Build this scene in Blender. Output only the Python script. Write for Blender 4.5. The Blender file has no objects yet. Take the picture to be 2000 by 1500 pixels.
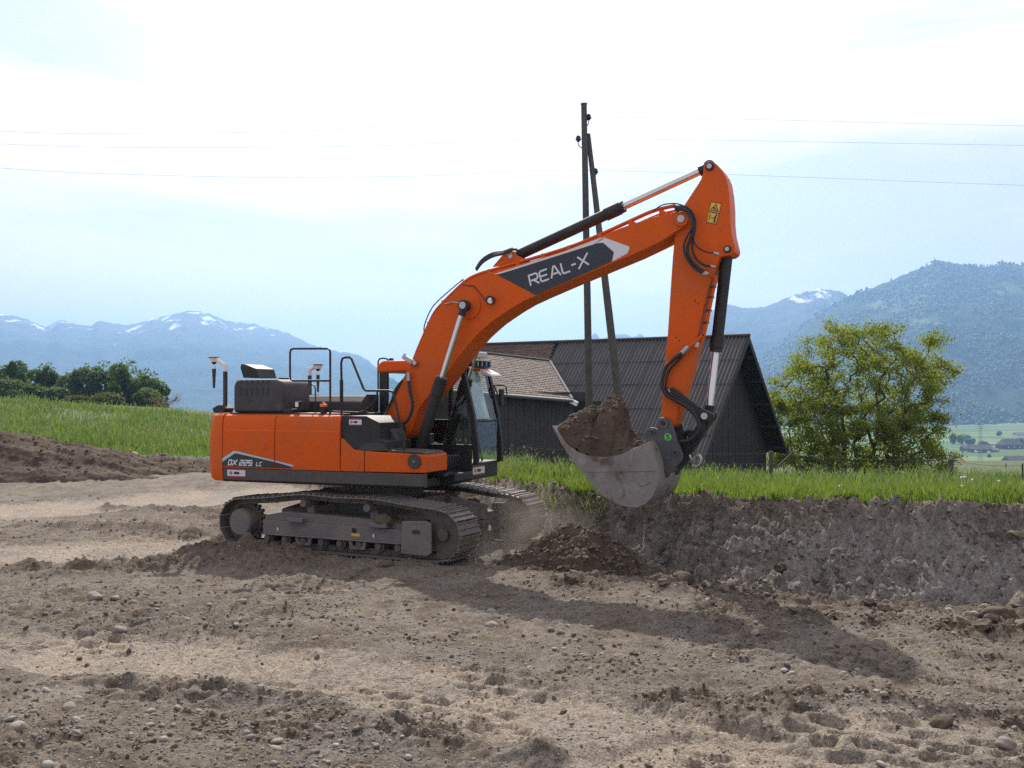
import bpy, bmesh, math, random
import numpy as np
from mathutils import Vector, Matrix

# ------------------------------------------------------------------ camera, sky, sun, exposure
SC = bpy.context.scene
COL = SC.collection
CAM_H, HOR, FPX = 2.39, 775.0, 2000.0
cd = bpy.data.cameras.new('camera'); cd.sensor_width = 36.0; cd.lens = 36.0
cd.shift_y = (HOR - 750.0) / 2000.0
cd.clip_start = 0.1; cd.clip_end = 40000
cam = bpy.data.objects.new('camera', cd); COL.objects.link(cam)
cam.location = (0, 0, CAM_H); cam.rotation_euler = (math.radians(90), 0, 0)
SC.camera = cam

SUN_EL, SUN_AZ = math.radians(43.0), math.radians(-4.0)      # azimuth from +Y, positive to +X
wd = bpy.data.worlds.new('World'); SC.world = wd; wd.use_nodes = True
nt = wd.node_tree; nt.nodes.clear()
def wn(t, **k):
    n = nt.nodes.new(t)
    for a, b in k.items(): setattr(n, a, b)
    return n
def wmath(op, a, b=None, clamp=False):
    m = wn('ShaderNodeMath', operation=op); m.use_clamp = clamp
    for i, v in enumerate((a, b)):
        if v is None: continue
        if isinstance(v, (int, float)): m.inputs[i].default_value = v
        else: nt.links.new(v, m.inputs[i])
    return m.outputs[0]
sky = wn('ShaderNodeTexSky', sky_type='NISHITA'); sky.sun_disc = False
sky.sun_elevation = SUN_EL; sky.sun_rotation = SUN_AZ
sky.altitude = 500; sky.air_density = 1.0; sky.dust_density = 0.6; sky.ozone_density = 1.2
tc = wn('ShaderNodeTexCoord')
mp = wn('ShaderNodeMapping'); mp.inputs['Scale'].default_value = (1.3, 1.3, 6.0); mp.inputs['Location'].default_value = (7.7, 0.9, 3.1)
mp.inputs['Rotation'].default_value = (0.0, 0.35, 0.0)
nz = wn('ShaderNodeTexNoise'); nz.inputs['Scale'].default_value = 1.4; nz.inputs['Detail'].default_value = 9; nz.inputs['Roughness'].default_value = 0.58
nz.inputs['Distortion'].default_value = 0.35
nt.links.new(tc.outputs['Generated'], mp.inputs[0]); nt.links.new(mp.outputs[0], nz.inputs['Vector'])
mr = wn('ShaderNodeMapRange'); mr.interpolation_type = 'SMOOTHSTEP'
mr.inputs['From Min'].default_value = 0.34; mr.inputs['From Max'].default_value = 0.62
mr.inputs['To Min'].default_value = 0.46; mr.inputs['To Max'].default_value = 1.0
nt.links.new(nz.outputs['Fac'], mr.inputs['Value'])
cl = wn('ShaderNodeMix', data_type='RGBA'); cl.blend_type = 'MIX'
nt.links.new(mr.outputs[0], cl.inputs['Factor'])
# thin bright cloud: white veil that forward-scatters the sun (brighter round it)
vd = wn('ShaderNodeVectorMath', operation='DOT_PRODUCT')
vd.inputs[1].default_value = (math.sin(SUN_AZ)*math.cos(SUN_EL), math.cos(SUN_AZ)*math.cos(SUN_EL), math.sin(SUN_EL))
nt.links.new(tc.outputs['Generated'], vd.inputs[0])
dp = wmath('MAXIMUM', vd.outputs['Value'], 0.0)
fw = wmath('POWER', dp, 3.0)
vb = wmath('ADD', wmath('MULTIPLY', fw, 6.5), 8.8)
vc = wn('ShaderNodeVectorMath', operation='SCALE'); vc.inputs[0].default_value = (1.05, 0.958, 0.985)
nt.links.new(vb, vc.inputs['Scale'])
nt.links.new(sky.outputs[0], cl.inputs['A']); nt.links.new(vc.outputs[0], cl.inputs['B'])
bg = wn('ShaderNodeBackground'); bg.inputs['Strength'].default_value = 0.09
wo = wn('ShaderNodeOutputWorld')
nt.links.new(cl.outputs['Result'], bg.inputs['Color']); nt.links.new(bg.outputs[0], wo.inputs[0])

sl = bpy.data.lights.new('sun', 'SUN'); sl.energy = 5.0; sl.angle = math.radians(0.6); sl.color = (1.0, 0.94, 0.85)
so = bpy.data.objects.new('sun', sl); COL.objects.link(so)
sdir = Vector((math.sin(SUN_AZ)*math.cos(SUN_EL), math.cos(SUN_AZ)*math.cos(SUN_EL), math.sin(SUN_EL)))
so.rotation_euler = sdir.to_track_quat('Z', 'Y').to_euler(); so.location = (0, 20, 40)
SC.view_settings.view_transform = 'Standard'; SC.view_settings.look = 'None'
SC.view_settings.gamma = 1.0; SC.view_settings.use_curve_mapping = False
SC.view_settings.exposure = 0.26
SC.render.engine = 'CYCLES'
SC.cycles.use_denoising = False
SC.cycles.max_bounces = 6; SC.cycles.transparent_max_bounces = 16
SC.cycles.volume_bounces = 0

# ------------------------------------------------------------------ helpers
rnd = random.Random(7)
rs = np.random.RandomState(11)
R = math.radians
def W(px, py, D):                      # a point of the place at depth D from the camera
    return Vector(((px-1000)/FPX*D, D, CAM_H + (HOR-py)/FPX*D))
def tag(o, label=None, cat=None, group=None, kind=None):
    if label: o['label'] = label
    if cat: o['category'] = cat
    if group: o['group'] = group
    if kind: o['kind'] = kind
    return o
def empty(name, loc=(0, 0, 0), rz=0.0, parent=None):
    o = bpy.data.objects.new(name, None); COL.objects.link(o)
    o.location = loc; o.rotation_euler = (0, 0, rz); o.empty_display_size = 0.3
    if parent: o.parent = parent
    return o
def link(name, me, parent=None, m=None):
    if m is not None and not me.materials: me.materials.append(m)
    o = bpy.data.objects.new(name, me); COL.objects.link(o)
    if parent: o.parent = parent
    return o
def mesh_np(name, V, F, m=None, parent=None, smooth=True, kind=None):
    """V (n,3), F (m,k) with k = 3 or 4"""
    V = np.asarray(V, dtype=np.float32); F = np.asarray(F, dtype=np.int32)
    me = bpy.data.meshes.new(name); k = F.shape[1]
    me.vertices.add(len(V)); me.vertices.foreach_set('co', V.ravel())
    me.loops.add(F.size); me.loops.foreach_set('vertex_index', F.ravel())
    me.polygons.add(len(F)); me.polygons.foreach_set('loop_start', np.arange(0, F.size, k, dtype=np.int32))
    me.polygons.foreach_set('use_smooth', np.full(len(F), smooth, dtype=bool))
    me.update(calc_edges=True)
    o = link(name, me, parent, m)
    if kind: o['kind'] = kind
    return o

class MB:
    def __init__(s): s.v = []; s.f = []
    def add(s, vs, fs):
        b = len(s.v); s.v += [tuple(p) for p in vs]; s.f += [tuple(i+b for i in f) for f in fs]; return s
    def box(s, x0, x1, y0, y1, z0, z1):
        vs = [(x, y, z) for x in (x0, x1) for y in (y0, y1) for z in (z0, z1)]
        return s.add(vs, [(0,1,3,2), (4,6,7,5), (0,4,5,1), (2,3,7,6), (0,2,6,4), (1,5,7,3)])
    def obox(s, c, M, hx, hy, hz):
        c = Vector(c); vs = [c + M @ Vector((x*hx, y*hy, z*hz)) for x in (-1, 1) for y in (-1, 1) for z in (-1, 1)]
        return s.add(vs, [(0,1,3,2), (4,6,7,5), (0,4,5,1), (2,3,7,6), (0,2,6,4), (1,5,7,3)])
    def prism(s, pts, y0, y1):             # profile in xz, extruded along y
        n = len(pts)
        ar = sum(pts[i][0]*pts[(i+1) % n][1]-pts[(i+1) % n][0]*pts[i][1] for i in range(n))
        if ar < 0: pts = pts[::-1]
        vs = [(p[0], y0, p[1]) for p in pts] + [(p[0], y1, p[1]) for p in pts]
        fs = [tuple(range(n)), tuple(range(2*n-1, n-1, -1))]
        fs += [(i, i+n, (i+1) % n + n, (i+1) % n) for i in range(n)]
        return s.add(vs, fs)
    def prism_z(s, pts, z0, z1):           # plan outline in xy, extruded up
        n = len(pts)
        ar = sum(pts[i][0]*pts[(i+1) % n][1]-pts[(i+1) % n][0]*pts[i][1] for i in range(n))
        if ar < 0: pts = pts[::-1]
        vs = [(p[0], p[1], z0) for p in pts] + [(p[0], p[1], z1) for p in pts]
        fs = [tuple(range(n-1, -1, -1)), tuple(range(n, 2*n))]
        fs += [(i, (i+1) % n, (i+1) % n + n, i+n) for i in range(n)]
        return s.add(vs, fs)
    def cyl(s, p0, p1, r0, r1=None, n=14, caps=True):
        if r1 is None: r1 = r0
        p0, p1 = Vector(p0), Vector(p1); d = (p1-p0).normalized()
        a = d.orthogonal().normalized(); b = d.cross(a)
        vs = []
        for p, r in ((p0, r0), (p1, r1)):
            vs += [p + (a*math.cos(2*math.pi*i/n)+b*math.sin(2*math.pi*i/n))*r for i in range(n)]
        fs = [(i, (i+1) % n, (i+1) % n+n, i+n) for i in range(n)]
        if caps: fs += [tuple(range(n-1, -1, -1)), tuple(range(n, 2*n))]
        return s.add(vs, fs)
    def tube(s, pts, r, n=8, caps=True):
        pts = [Vector(p) for p in pts]; rr = r if isinstance(r, (list, tuple)) else [r]*len(pts)
        d0 = (pts[1]-pts[0]).normalized(); a = d0.orthogonal().normalized(); vs = []; m = len(pts)
        for i, p in enumerate(pts):
            d = (pts[min(i+1, m-1)]-pts[max(i-1, 0)]).normalized()
            a = (a - d*a.dot(d)).normalized(); b = d.cross(a)
            vs += [p + (a*math.cos(2*math.pi*k/n)+b*math.sin(2*math.pi*k/n))*rr[i] for k in range(n)]
        fs = [(i*n+k, i*n+(k+1) % n, (i+1)*n+(k+1) % n, (i+1)*n+k) for i in range(m-1) for k in range(n)]
        if caps: fs += [tuple(range(n-1, -1, -1)), tuple(range((m-1)*n, m*n))]
        return s.add(vs, fs)
    def disc(s, c, axis, r, h, n=20): 
        c = Vector(c); ax = Vector(axis).normalized(); return s.cyl(c, c+ax*h, r, r, n)
    def quad(s, a, b, c, d): return s.add([a, b, c, d], [(0, 1, 2, 3)])
    def xf(s, M):
        s.v = [tuple(M @ Vector(p)) for p in s.v]; return s
    def mesh(s, name, m=None, sharp=32, smooth=True):
        me = bpy.data.meshes.new(name); me.from_pydata(s.v, [], s.f)
        if m is not None: me.materials.append(m)
        if smooth:
            me.polygons.foreach_set('use_smooth', [True]*len(me.polygons))
            me.set_sharp_from_angle(angle=R(sharp))
        me.update(); return me
    def build(s, name, m=None, parent=None, bevel=0, sharp=32, smooth=True, seg=2):
        o = link(name, s.mesh(name, m, sharp, smooth), parent)
        if bevel:
            b = o.modifiers.new('bevel', 'BEVEL'); b.width = bevel; b.segments = seg; b.limit_method = 'ANGLE'; b.angle_limit = R(30)
            b.harden_normals = True
        return o
def smooth_pts(pts, k=6):                 # Catmull-Rom
    pts = [Vector(p) for p in pts]; out = []
    q = [pts[0]*2-pts[1]] + pts + [pts[-1]*2-pts[-2]]
    for i in range(1, len(q)-2):
        for j in range(k):
            t = j/k; a, b, c, d = q[i-1], q[i], q[i+1], q[i+2]
            out.append(0.5*((2*b)+(c-a)*t+(2*a-5*b+4*c-d)*t*t+(3*b-a-3*c+d)*t**3))
    out.append(pts[-1]); return out

# ---- numpy noise
_P = rs.permutation(512).astype(np.int64); _P = np.concatenate([_P, _P, _P])
_G = np.stack([np.cos(np.linspace(0, 2*np.pi, 64, endpoint=False)), np.sin(np.linspace(0, 2*np.pi, 64, endpoint=False))], 1)
def pn(x, y):
    xi = np.floor(x).astype(np.int64); yi = np.floor(y).astype(np.int64); xf, yf = x-xi, y-yi; xi &= 511; yi &= 511
    u = xf**3*(xf*(xf*6-15)+10); v = yf**3*(yf*(yf*6-15)+10)
    def g(ix, iy, dx, dy):
        h = _P[(_P[ix & 511]+iy) & 1023] & 63; return _G[h, 0]*dx+_G[h, 1]*dy
    a = g(xi, yi, xf, yf); b = g(xi+1, yi, xf-1, yf); c = g(xi, yi+1, xf, yf-1); d = g(xi+1, yi+1, xf-1, yf-1)
    return (a+(b-a)*u+(c-a)*v+(a-b-c+d)*u*v)*1.5
def fbm(x, y, o=4, g=0.5):
    s = 0*x; a = 1.0; f = 1.0
    for i in range(o): s = s+a*pn(x*f+i*17.3, y*f-i*9.1); a *= g; f *= 2.03
    return s
def ridged(x, y, o=4, g=0.5):
    s = 0*x; a = 1.0; f = 1.0
    for i in range(o): s = s+a*(1-2*np.abs(pn(x*f+i*13.7, y*f+i*5.9))); a *= g; f *= 2.1
    return s
def sst(a, b, x): t = np.clip((x-a)/(b-a), 0, 1); return t*t*(3-2*t)

# ---- materials
def mat(name, base, rough=0.6, metal=0.0, var=(), bump=None, coat=0.0, spec=0.5, dust=None, coord='Object'):
    """var: list of (scale, colour, lo, hi[, detail]) noise patches; bump: (scale, strength[, distance]); dust: (colour, amount) on upward faces"""
    m = bpy.data.materials.new(name); m.use_nodes = True; t = m.node_tree; p = t.nodes['Principled BSDF']
    p.inputs['Roughness'].default_value = rough; p.inputs['Metallic'].default_value = metal
    p.inputs['Coat Weight'].default_value = coat; p.inputs['Coat Roughness'].default_value = 0.12; p.inputs['Specular IOR Level'].default_value = spec
    c = t.nodes.new('ShaderNodeRGB'); c.outputs[0].default_value = (*base, 1); cur = c.outputs[0]
    if coord == 'World': g = t.nodes.new('ShaderNodeNewGeometry').outputs['Position']
    else: g = t.nodes.new('ShaderNodeTexCoord').outputs['Object']
    def noise(sc, det=5, ro=0.6):
        n = t.nodes.new('ShaderNodeTexNoise'); n.inputs['Scale'].default_value = sc; n.inputs['Detail'].default_value = det; n.inputs['Roughness'].default_value = ro
        t.links.new(g, n.inputs['Vector']); return n.outputs['Fac']
    for vv in var:
        sc, c2, lo, hi = vv[:4]; n = noise(sc, vv[4] if len(vv) > 4 else 5)
        r = t.nodes.new('ShaderNodeMapRange'); r.inputs['From Min'].default_value = lo; r.inputs['From Max'].default_value = hi; t.links.new(n, r.inputs['Value'])
        x = t.nodes.new('ShaderNodeMix'); x.data_type = 'RGBA'; t.links.new(r.outputs[0], x.inputs['Factor']); t.links.new(cur, x.inputs['A']); x.inputs['B'].default_value = (*c2, 1); cur = x.outputs['Result']
    if dust:
        ge = t.nodes.new('ShaderNodeNewGeometry'); sp = t.nodes.new('ShaderNodeSeparateXYZ'); t.links.new(ge.outputs['Normal'], sp.inputs[0])
        r = t.nodes.new('ShaderNodeMapRange'); r.inputs['From Min'].default_value = -0.1; r.inputs['From Max'].default_value = 0.9; r.inputs['To Min'].default_value = dust[1]*0.45; r.inputs['To Max'].default_value = dust[1]
        t.links.new(sp.outputs['Z'], r.inputs['Value'])
        n = noise(3.5, 8, 0.7); k = t.nodes.new('ShaderNodeMapRange'); k.inputs['From Min'].default_value = 0.26; k.inputs['From Max'].default_value = 0.58; t.links.new(n, k.inputs['Value'])
        q = t.nodes.new('ShaderNodeMath'); q.operation = 'MULTIPLY'; t.links.new(r.outputs[0], q.inputs[0]); t.links.new(k.outputs[0], q.inputs[1])
        x = t.nodes.new('ShaderNodeMix'); x.data_type = 'RGBA'; t.links.new(q.outputs[0], x.inputs['Factor']); t.links.new(cur, x.inputs['A']); x.inputs['B'].default_value = (*dust[0], 1); cur = x.outputs['Result']
        rr = t.nodes.new('ShaderNodeMix'); rr.data_type = 'FLOAT'; t.links.new(q.outputs[0], rr.inputs['Factor']); rr.inputs['A'].default_value = rough; rr.inputs['B'].default_value = 0.9; t.links.new(rr.outputs['Result'], p.inputs['Roughness'])
    t.links.new(cur, p.inputs['Base Color'])
    if bump:
        n = noise(bump[0], 8, 0.65); b = t.nodes.new('ShaderNodeBump'); b.inputs['Strength'].default_value = bump[1]; b.inputs['Distance'].default_value = bump[2] if len(bump) > 2 else 0.02
        t.links.new(n, b.inputs['Height']); t.links.new(b.outputs[0], p.inputs['Normal'])
    return m
def leaf_mat(name, cols, trans=0.5, rough=0.6):
    m = bpy.data.materials.new(name); m.use_nodes = True; t = m.node_tree; t.nodes.clear()
    ge = t.nodes.new('ShaderNodeNewGeometry'); rp = t.nodes.new('ShaderNodeValToRGB'); t.links.new(ge.outputs['Random Per Island'], rp.inputs[0])
    e = rp.color_ramp.elements
    e[0].color = (*cols[0], 1); e[1].color = (*cols[-1], 1)
    for i in range(1, len(cols)-1):
        q = e.new(i/(len(cols)-1)); q.color = (*cols[i], 1)
    d = t.nodes.new('ShaderNodeBsdfPrincipled'); d.inputs['Roughness'].default_value = rough; d.inputs['Specular IOR Level'].default_value = 0.3
    tr = t.nodes.new('ShaderNodeBsdfTranslucent'); mx = t.nodes.new('ShaderNodeMixShader'); mx.inputs[0].default_value = trans
    g2 = t.nodes.new('ShaderNodeMix'); g2.data_type = 'RGBA'; g2.blend_type = 'MULTIPLY'; g2.inputs['Factor'].default_value = 1; g2.inputs['B'].default_value = (1.5, 1.5, 0.6, 1)
    t.links.new(rp.outputs[0], d.inputs['Base Color']); t.links.new(rp.outputs[0], g2.inputs['A']); t.links.new(g2.outputs['Result'], tr.inputs['Color'])
    o = t.nodes.new('ShaderNodeOutputMaterial')
    t.links.new(d.outputs[0], mx.inputs[1]); t.links.new(tr.outputs[0], mx.inputs[2]); t.links.new(mx.outputs[0], o.inputs[0]); return m
def glass_mat(name, tint=(0.82, 0.9, 0.88), rough=0.02):
    m = bpy.data.materials.new(name); m.use_nodes = True; t = m.node_tree; t.nodes.clear()
    f = t.nodes.new('ShaderNodeFresnel'); f.inputs['IOR'].default_value = 1.5
    a = t.nodes.new('ShaderNodeBsdfTransparent'); a.inputs[0].default_value = (*tint, 1)
    b = t.nodes.new('ShaderNodeBsdfGlossy'); b.inputs['Roughness'].default_value = rough
    x = t.nodes.new('ShaderNodeMixShader'); o = t.nodes.new('ShaderNodeOutputMaterial')
    t.links.new(f.outputs[0], x.inputs[0]); t.links.new(a.outputs[0], x.inputs[1]); t.links.new(b.outputs[0], x.inputs[2]); t.links.new(x.outputs[0], o.inputs[0]); return m
DUST = (0.235, 0.18, 0.13)
M = {}
M['orange'] = mat('orange_paint', (0.68, 0.097, 0.002), 0.42, spec=0.12, var=[(1.3, (0.60, 0.088, 0.003), 0.45, 0.75), (9, (0.52, 0.085, 0.008), 0.58, 0.8, 8), (45, (0.40, 0.12, 0.05), 0.66, 0.74, 3), (0.9, (0.50, 0.10, 0.018), 0.5, 0.72, 9)], dust=(DUST, 0.14), bump=(2.2, 0.05, 0.02))
M['black'] = mat('black_paint', (0.010, 0.0105, 0.012), 0.5, spec=0.35, var=[(4, (0.020, 0.020, 0.020), 0.5, 0.8, 8)], dust=(DUST, 0.16))
M['charcoal'] = mat('charcoal_plastic', (0.022, 0.024, 0.028), 0.55, spec=0.4, var=[(5, (0.055, 0.052, 0.05), 0.5, 0.8, 8)], dust=(DUST, 0.3))
M['skirt'] = mat('grey_frame_paint', (0.040, 0.041, 0.044), 0.5, var=[(3, (0.07, 0.062, 0.055), 0.5, 0.78, 8)], dust=(DUST, 0.4))
M['steel_blue'] = mat('dusty_blue_grey_steel', (0.095, 0.105, 0.128), 0.55, var=[(2.2, (0.19, 0.165, 0.14), 0.5, 0.7, 9), (14, (0.13, 0.12, 0.11), 0.5, 0.75, 8)], dust=(DUST, 1.0), bump=(30, 0.2, 0.01))
M['shoe'] = mat('worn_track_steel', (0.20, 0.195, 0.19), 0.36, 0.6, var=[(3, (0.21, 0.18, 0.15), 0.48, 0.68, 8)], dust=(DUST, 0.6), bump=(25, 0.2, 0.01))
M['chain'] = mat('oily_chain_steel', (0.065, 0.06, 0.058), 0.55, 0.2, var=[(5, (0.16, 0.135, 0.11), 0.5, 0.72, 8)], dust=(DUST, 0.8))
M['chrome'] = mat('chromed_rod', (0.62, 0.62, 0.62), 0.16, 1.0)
M['steel'] = mat('zinc_steel', (0.42, 0.42, 0.41), 0.38, 0.9, var=[(6, (0.25, 0.24, 0.22), 0.5, 0.8)])
M['rubber'] = mat('black_rubber_hose', (0.014, 0.014, 0.015), 0.55)
M['white'] = mat('white_plastic', (0.72, 0.72, 0.71), 0.4, var=[(6, (0.5, 0.49, 0.46), 0.55, 0.8)])
M['lightgrey'] = mat('light_grey_metal', (0.42, 0.44, 0.45), 0.45)
M['decal_dark'] = mat('dark_decal_film', (0.016, 0.022, 0.028), 0.4)
M['decal_white'] = mat('white_decal_film', (0.62, 0.63, 0.64), 0.42)
M['decal_blue'] = mat('pale_blue_decal_film', (0.36, 0.55, 0.62), 0.42)
M['decal_red'] = mat('red_decal_film', (0.40, 0.02, 0.03), 0.42)
M['decal_yellow'] = mat('yellow_decal_film', (0.72, 0.42, 0.02), 0.42)
M['decal_green'] = mat('green_decal_film', (0.12, 0.55, 0.07), 0.42)
M['amber'] = mat('orange_lamp_plastic', (0.85, 0.16, 0.03), 0.25)
M['redlens'] = mat('red_lens', (0.5, 0.06, 0.03), 0.25)
M['glass'] = glass_mat('cab_glass')
M['lamp'] = mat('lamp_lens', (0.7, 0.7, 0.66), 0.15)
M['blind'] = mat('pale_sun_blind', (0.70, 0.80, 0.82), 0.5)
M['seat'] = mat('dark_seat_fabric', (0.02, 0.02, 0.022), 0.85)
M['bucket'] = mat('worn_bucket_steel', (0.22, 0.198, 0.182), 0.6, 0.1, var=[(1.6, (0.15, 0.122, 0.10), 0.45, 0.65, 9), (7, (0.27, 0.25, 0.235), 0.52, 0.7, 8), (3.2, (0.10, 0.075, 0.056), 0.55, 0.62, 9), (20, (0.12, 0.09, 0.07), 0.62, 0.74, 8)], bump=(18, 0.15, 0.01))
M['coupler'] = mat('dark_blue_grey_coupler_steel', (0.05, 0.058, 0.07), 0.45, 0.2, var=[(4, (0.12, 0.11, 0.10), 0.52, 0.75, 9)], dust=(DUST, 0.35))
# ------------------------------------------------------------------ terrain
EX = np.array([-80, -40, -16.5, -11.5, -8.9, -5.0, -2.2, -0.2, 0.9, 1.65, 3.1, 7.15, 10, 22, 60.])
EY = np.array([44, 36, 33, 31, 30, 26.5, 22.5, 20.0, 17.9, 16.6, 15.6, 14.3, 13.6, 11.6, 8.])
TY = np.array([42.6, 34.6, 31.8, 30.2, 29.3, 25.4, 21.3, 18.9, 17.1, 15.4, 14.0, 12.65, 11.9, 9.9, 6.2])
TZ = np.array([.6, .6, .6, .6, .62, .7, .74, .76, .76, .80, .85, .88, .9, .9, .9])
CX = np.array([-120, -60, -37, -22, -5, 0, 10, 40, 120.])
CZ = np.array([5., 2.9, 1.9, 0.6, -1.7, -2.8, -3.7, -3.9, -4.2])
def big_y(X): return 0.9*fbm(X*0.3, X*0+1.7, 3)*(1-sst(-6, -2, X))
def edge_y(X): return np.interp(X, EX, EY) + 0.30*fbm(X*0.9, X*0+3.1, 5, .6) + big_y(X)
def toe_y(X): return np.interp(X, EX, TY) + 0.18*fbm(X*0.8, X*0+7.7, 4) + big_y(X)
def lane_dist(X, Y, pts):
    best = np.full(X.shape, 1e9); arc = np.zeros(X.shape); side = np.zeros(X.shape); L = 0
    for (x0, y0), (x1, y1) in zip(pts[:-1], pts[1:]):
        dx, dy = x1-x0, y1-y0; l = math.hypot(dx, dy); t = np.clip(((X-x0)*dx+(Y-y0)*dy)/l/l, 0, 1)
        ex, ey = X-x0-t*dx, Y-y0-t*dy; d = np.hypot(ex, ey); k = d < best
        best = np.where(k, d, best); arc = np.where(k, L+t*l, arc); side = np.where(k, np.sign(dx*ey-dy*ex), side); L += l
    return best*side, arc
def sp(p, k=6): return [(v.x, v.y) for v in smooth_pts([(a, b, 0) for a, b in p], k)]
LANES = [  # compacted, pale wheel and track lanes: centre line, half width
    (sp([(-9, 10.2), (-4.8, 9.6), (-2.8, 9.25), (-1.3, 8.7), (0.1, 7.7), (1.5, 6.7), (3.2, 5.6)]), 0.62),
    (sp([(-10, 15.2), (-7.2, 15.6), (-5.2, 16.3), (-4.2, 17.2)]), 1.0),
    (sp([(-14, 20), (-10, 21.4), (-7, 23.5), (-3.5, 25)]), 1.3),
    (sp([(-2, 5.2), (0.4, 6.3), (2.2, 7.0), (4.0, 7.0), (6.5, 6.2)]), 0.45),
]
TREADS = [  # strips printed by track grousers: centre line, half width
    (sp([(-9, 10.6), (-5.1, 10.15), (-3.2, 9.8), (-1.4, 9.3), (0.0, 8.6), (1.0, 7.9)]), 0.42),
    (sp([(-7, 8.95), (-4.4, 8.75), (-3.2, 8.7), (-2.1, 8.6)]), 0.30),
    (sp([(-3.4, 8.35), (-1.9, 8.4), (-0.8, 8.05), (0.4, 7.3)]), 0.36),
    (sp([(0.9, 7.9), (1.4, 7.65), (2.2, 7.3), (3.3, 6.9), (5, 6.2)]), 0.45),
    (sp([(-1.6, 7.5), (-0.3, 7.15), (0.9, 6.75), (2.4, 6.1)]), 0.45),
    (sp([(-4.3, 11.9), (-3.5, 12.3), (-2.6, 12.6)]), 0.42),
    (sp([(2.0, 9.4), (3.2, 8.9), (4.6, 8.2), (6, 7.6)]), 0.42),
    (sp([(-9, 14.4), (-6.5, 14.7), (-4.6, 15.5)]), 0.42),
    (sp([(-9, 12.2), (-6, 11.6), (-4, 11.0)]), 0.36),
]
RIDGES = [  # long low windrows of loose earth
    (sp([(-9, 18.6), (-6.6, 18.2), (-4.7, 16.9), (-3.6, 16.3)]), 0.35, 0.09),
    (sp([(-8.5, 22.0), (-6.2, 20.6), (-5.0, 18.6)]), 0.4, 0.08),
    (sp([(-7.5, 14.2), (-5.6, 14.0), (-4.3, 14.5), (-3.6, 15.2)]), 0.3, 0.14),
    (sp([(-4.6, 15.6), (-3.7, 15.0), (-2.9, 14.6)]), 0.45, 0.22),
    (sp([(1.0, 12.9), (2.6, 12.6), (4.6, 12.3), (6.5, 11.4), (9, 10.6)]), 0.45, 0.13),
    (sp([(2.4, 11.4), (4.4, 10.6), (6.6, 9.4)]), 0.35, 0.08),
    (sp([(1.3, 7.9), (2.6, 7.9), (4.4, 7.0), (5.6, 6.3)]), 0.16, 0.05),
]
def pit_floor(X, Y):
    return 0.28*sst(21, 29, Y)*(1-sst(-4, 0, X)) + -0.34*sst(3.2, 0.0, toe_y(X)-Y)*sst(0.2, 2.6, X) + 0.05*fbm(X*0.22, Y*0.22, 3)*(1-np.exp(-(((X+2.1)/3.4)**2+((Y-16.2)/3.0)**2)**2))
def meadow_z(X, Y):
    ez = np.interp(X, EX, TZ); cz = np.interp(X, CX, CZ); ey = np.interp(X, EX, EY)
    t = np.clip((Y-ey)/(75-ey), 0, 1)
    z = ez+(cz-ez)*t
    far = np.maximum(Y-75, 0)
    z = z - 0.02*np.minimum(far, 40) - 0.088*np.maximum(far-40, 0)
    return np.maximum(z, -71.0)
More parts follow.
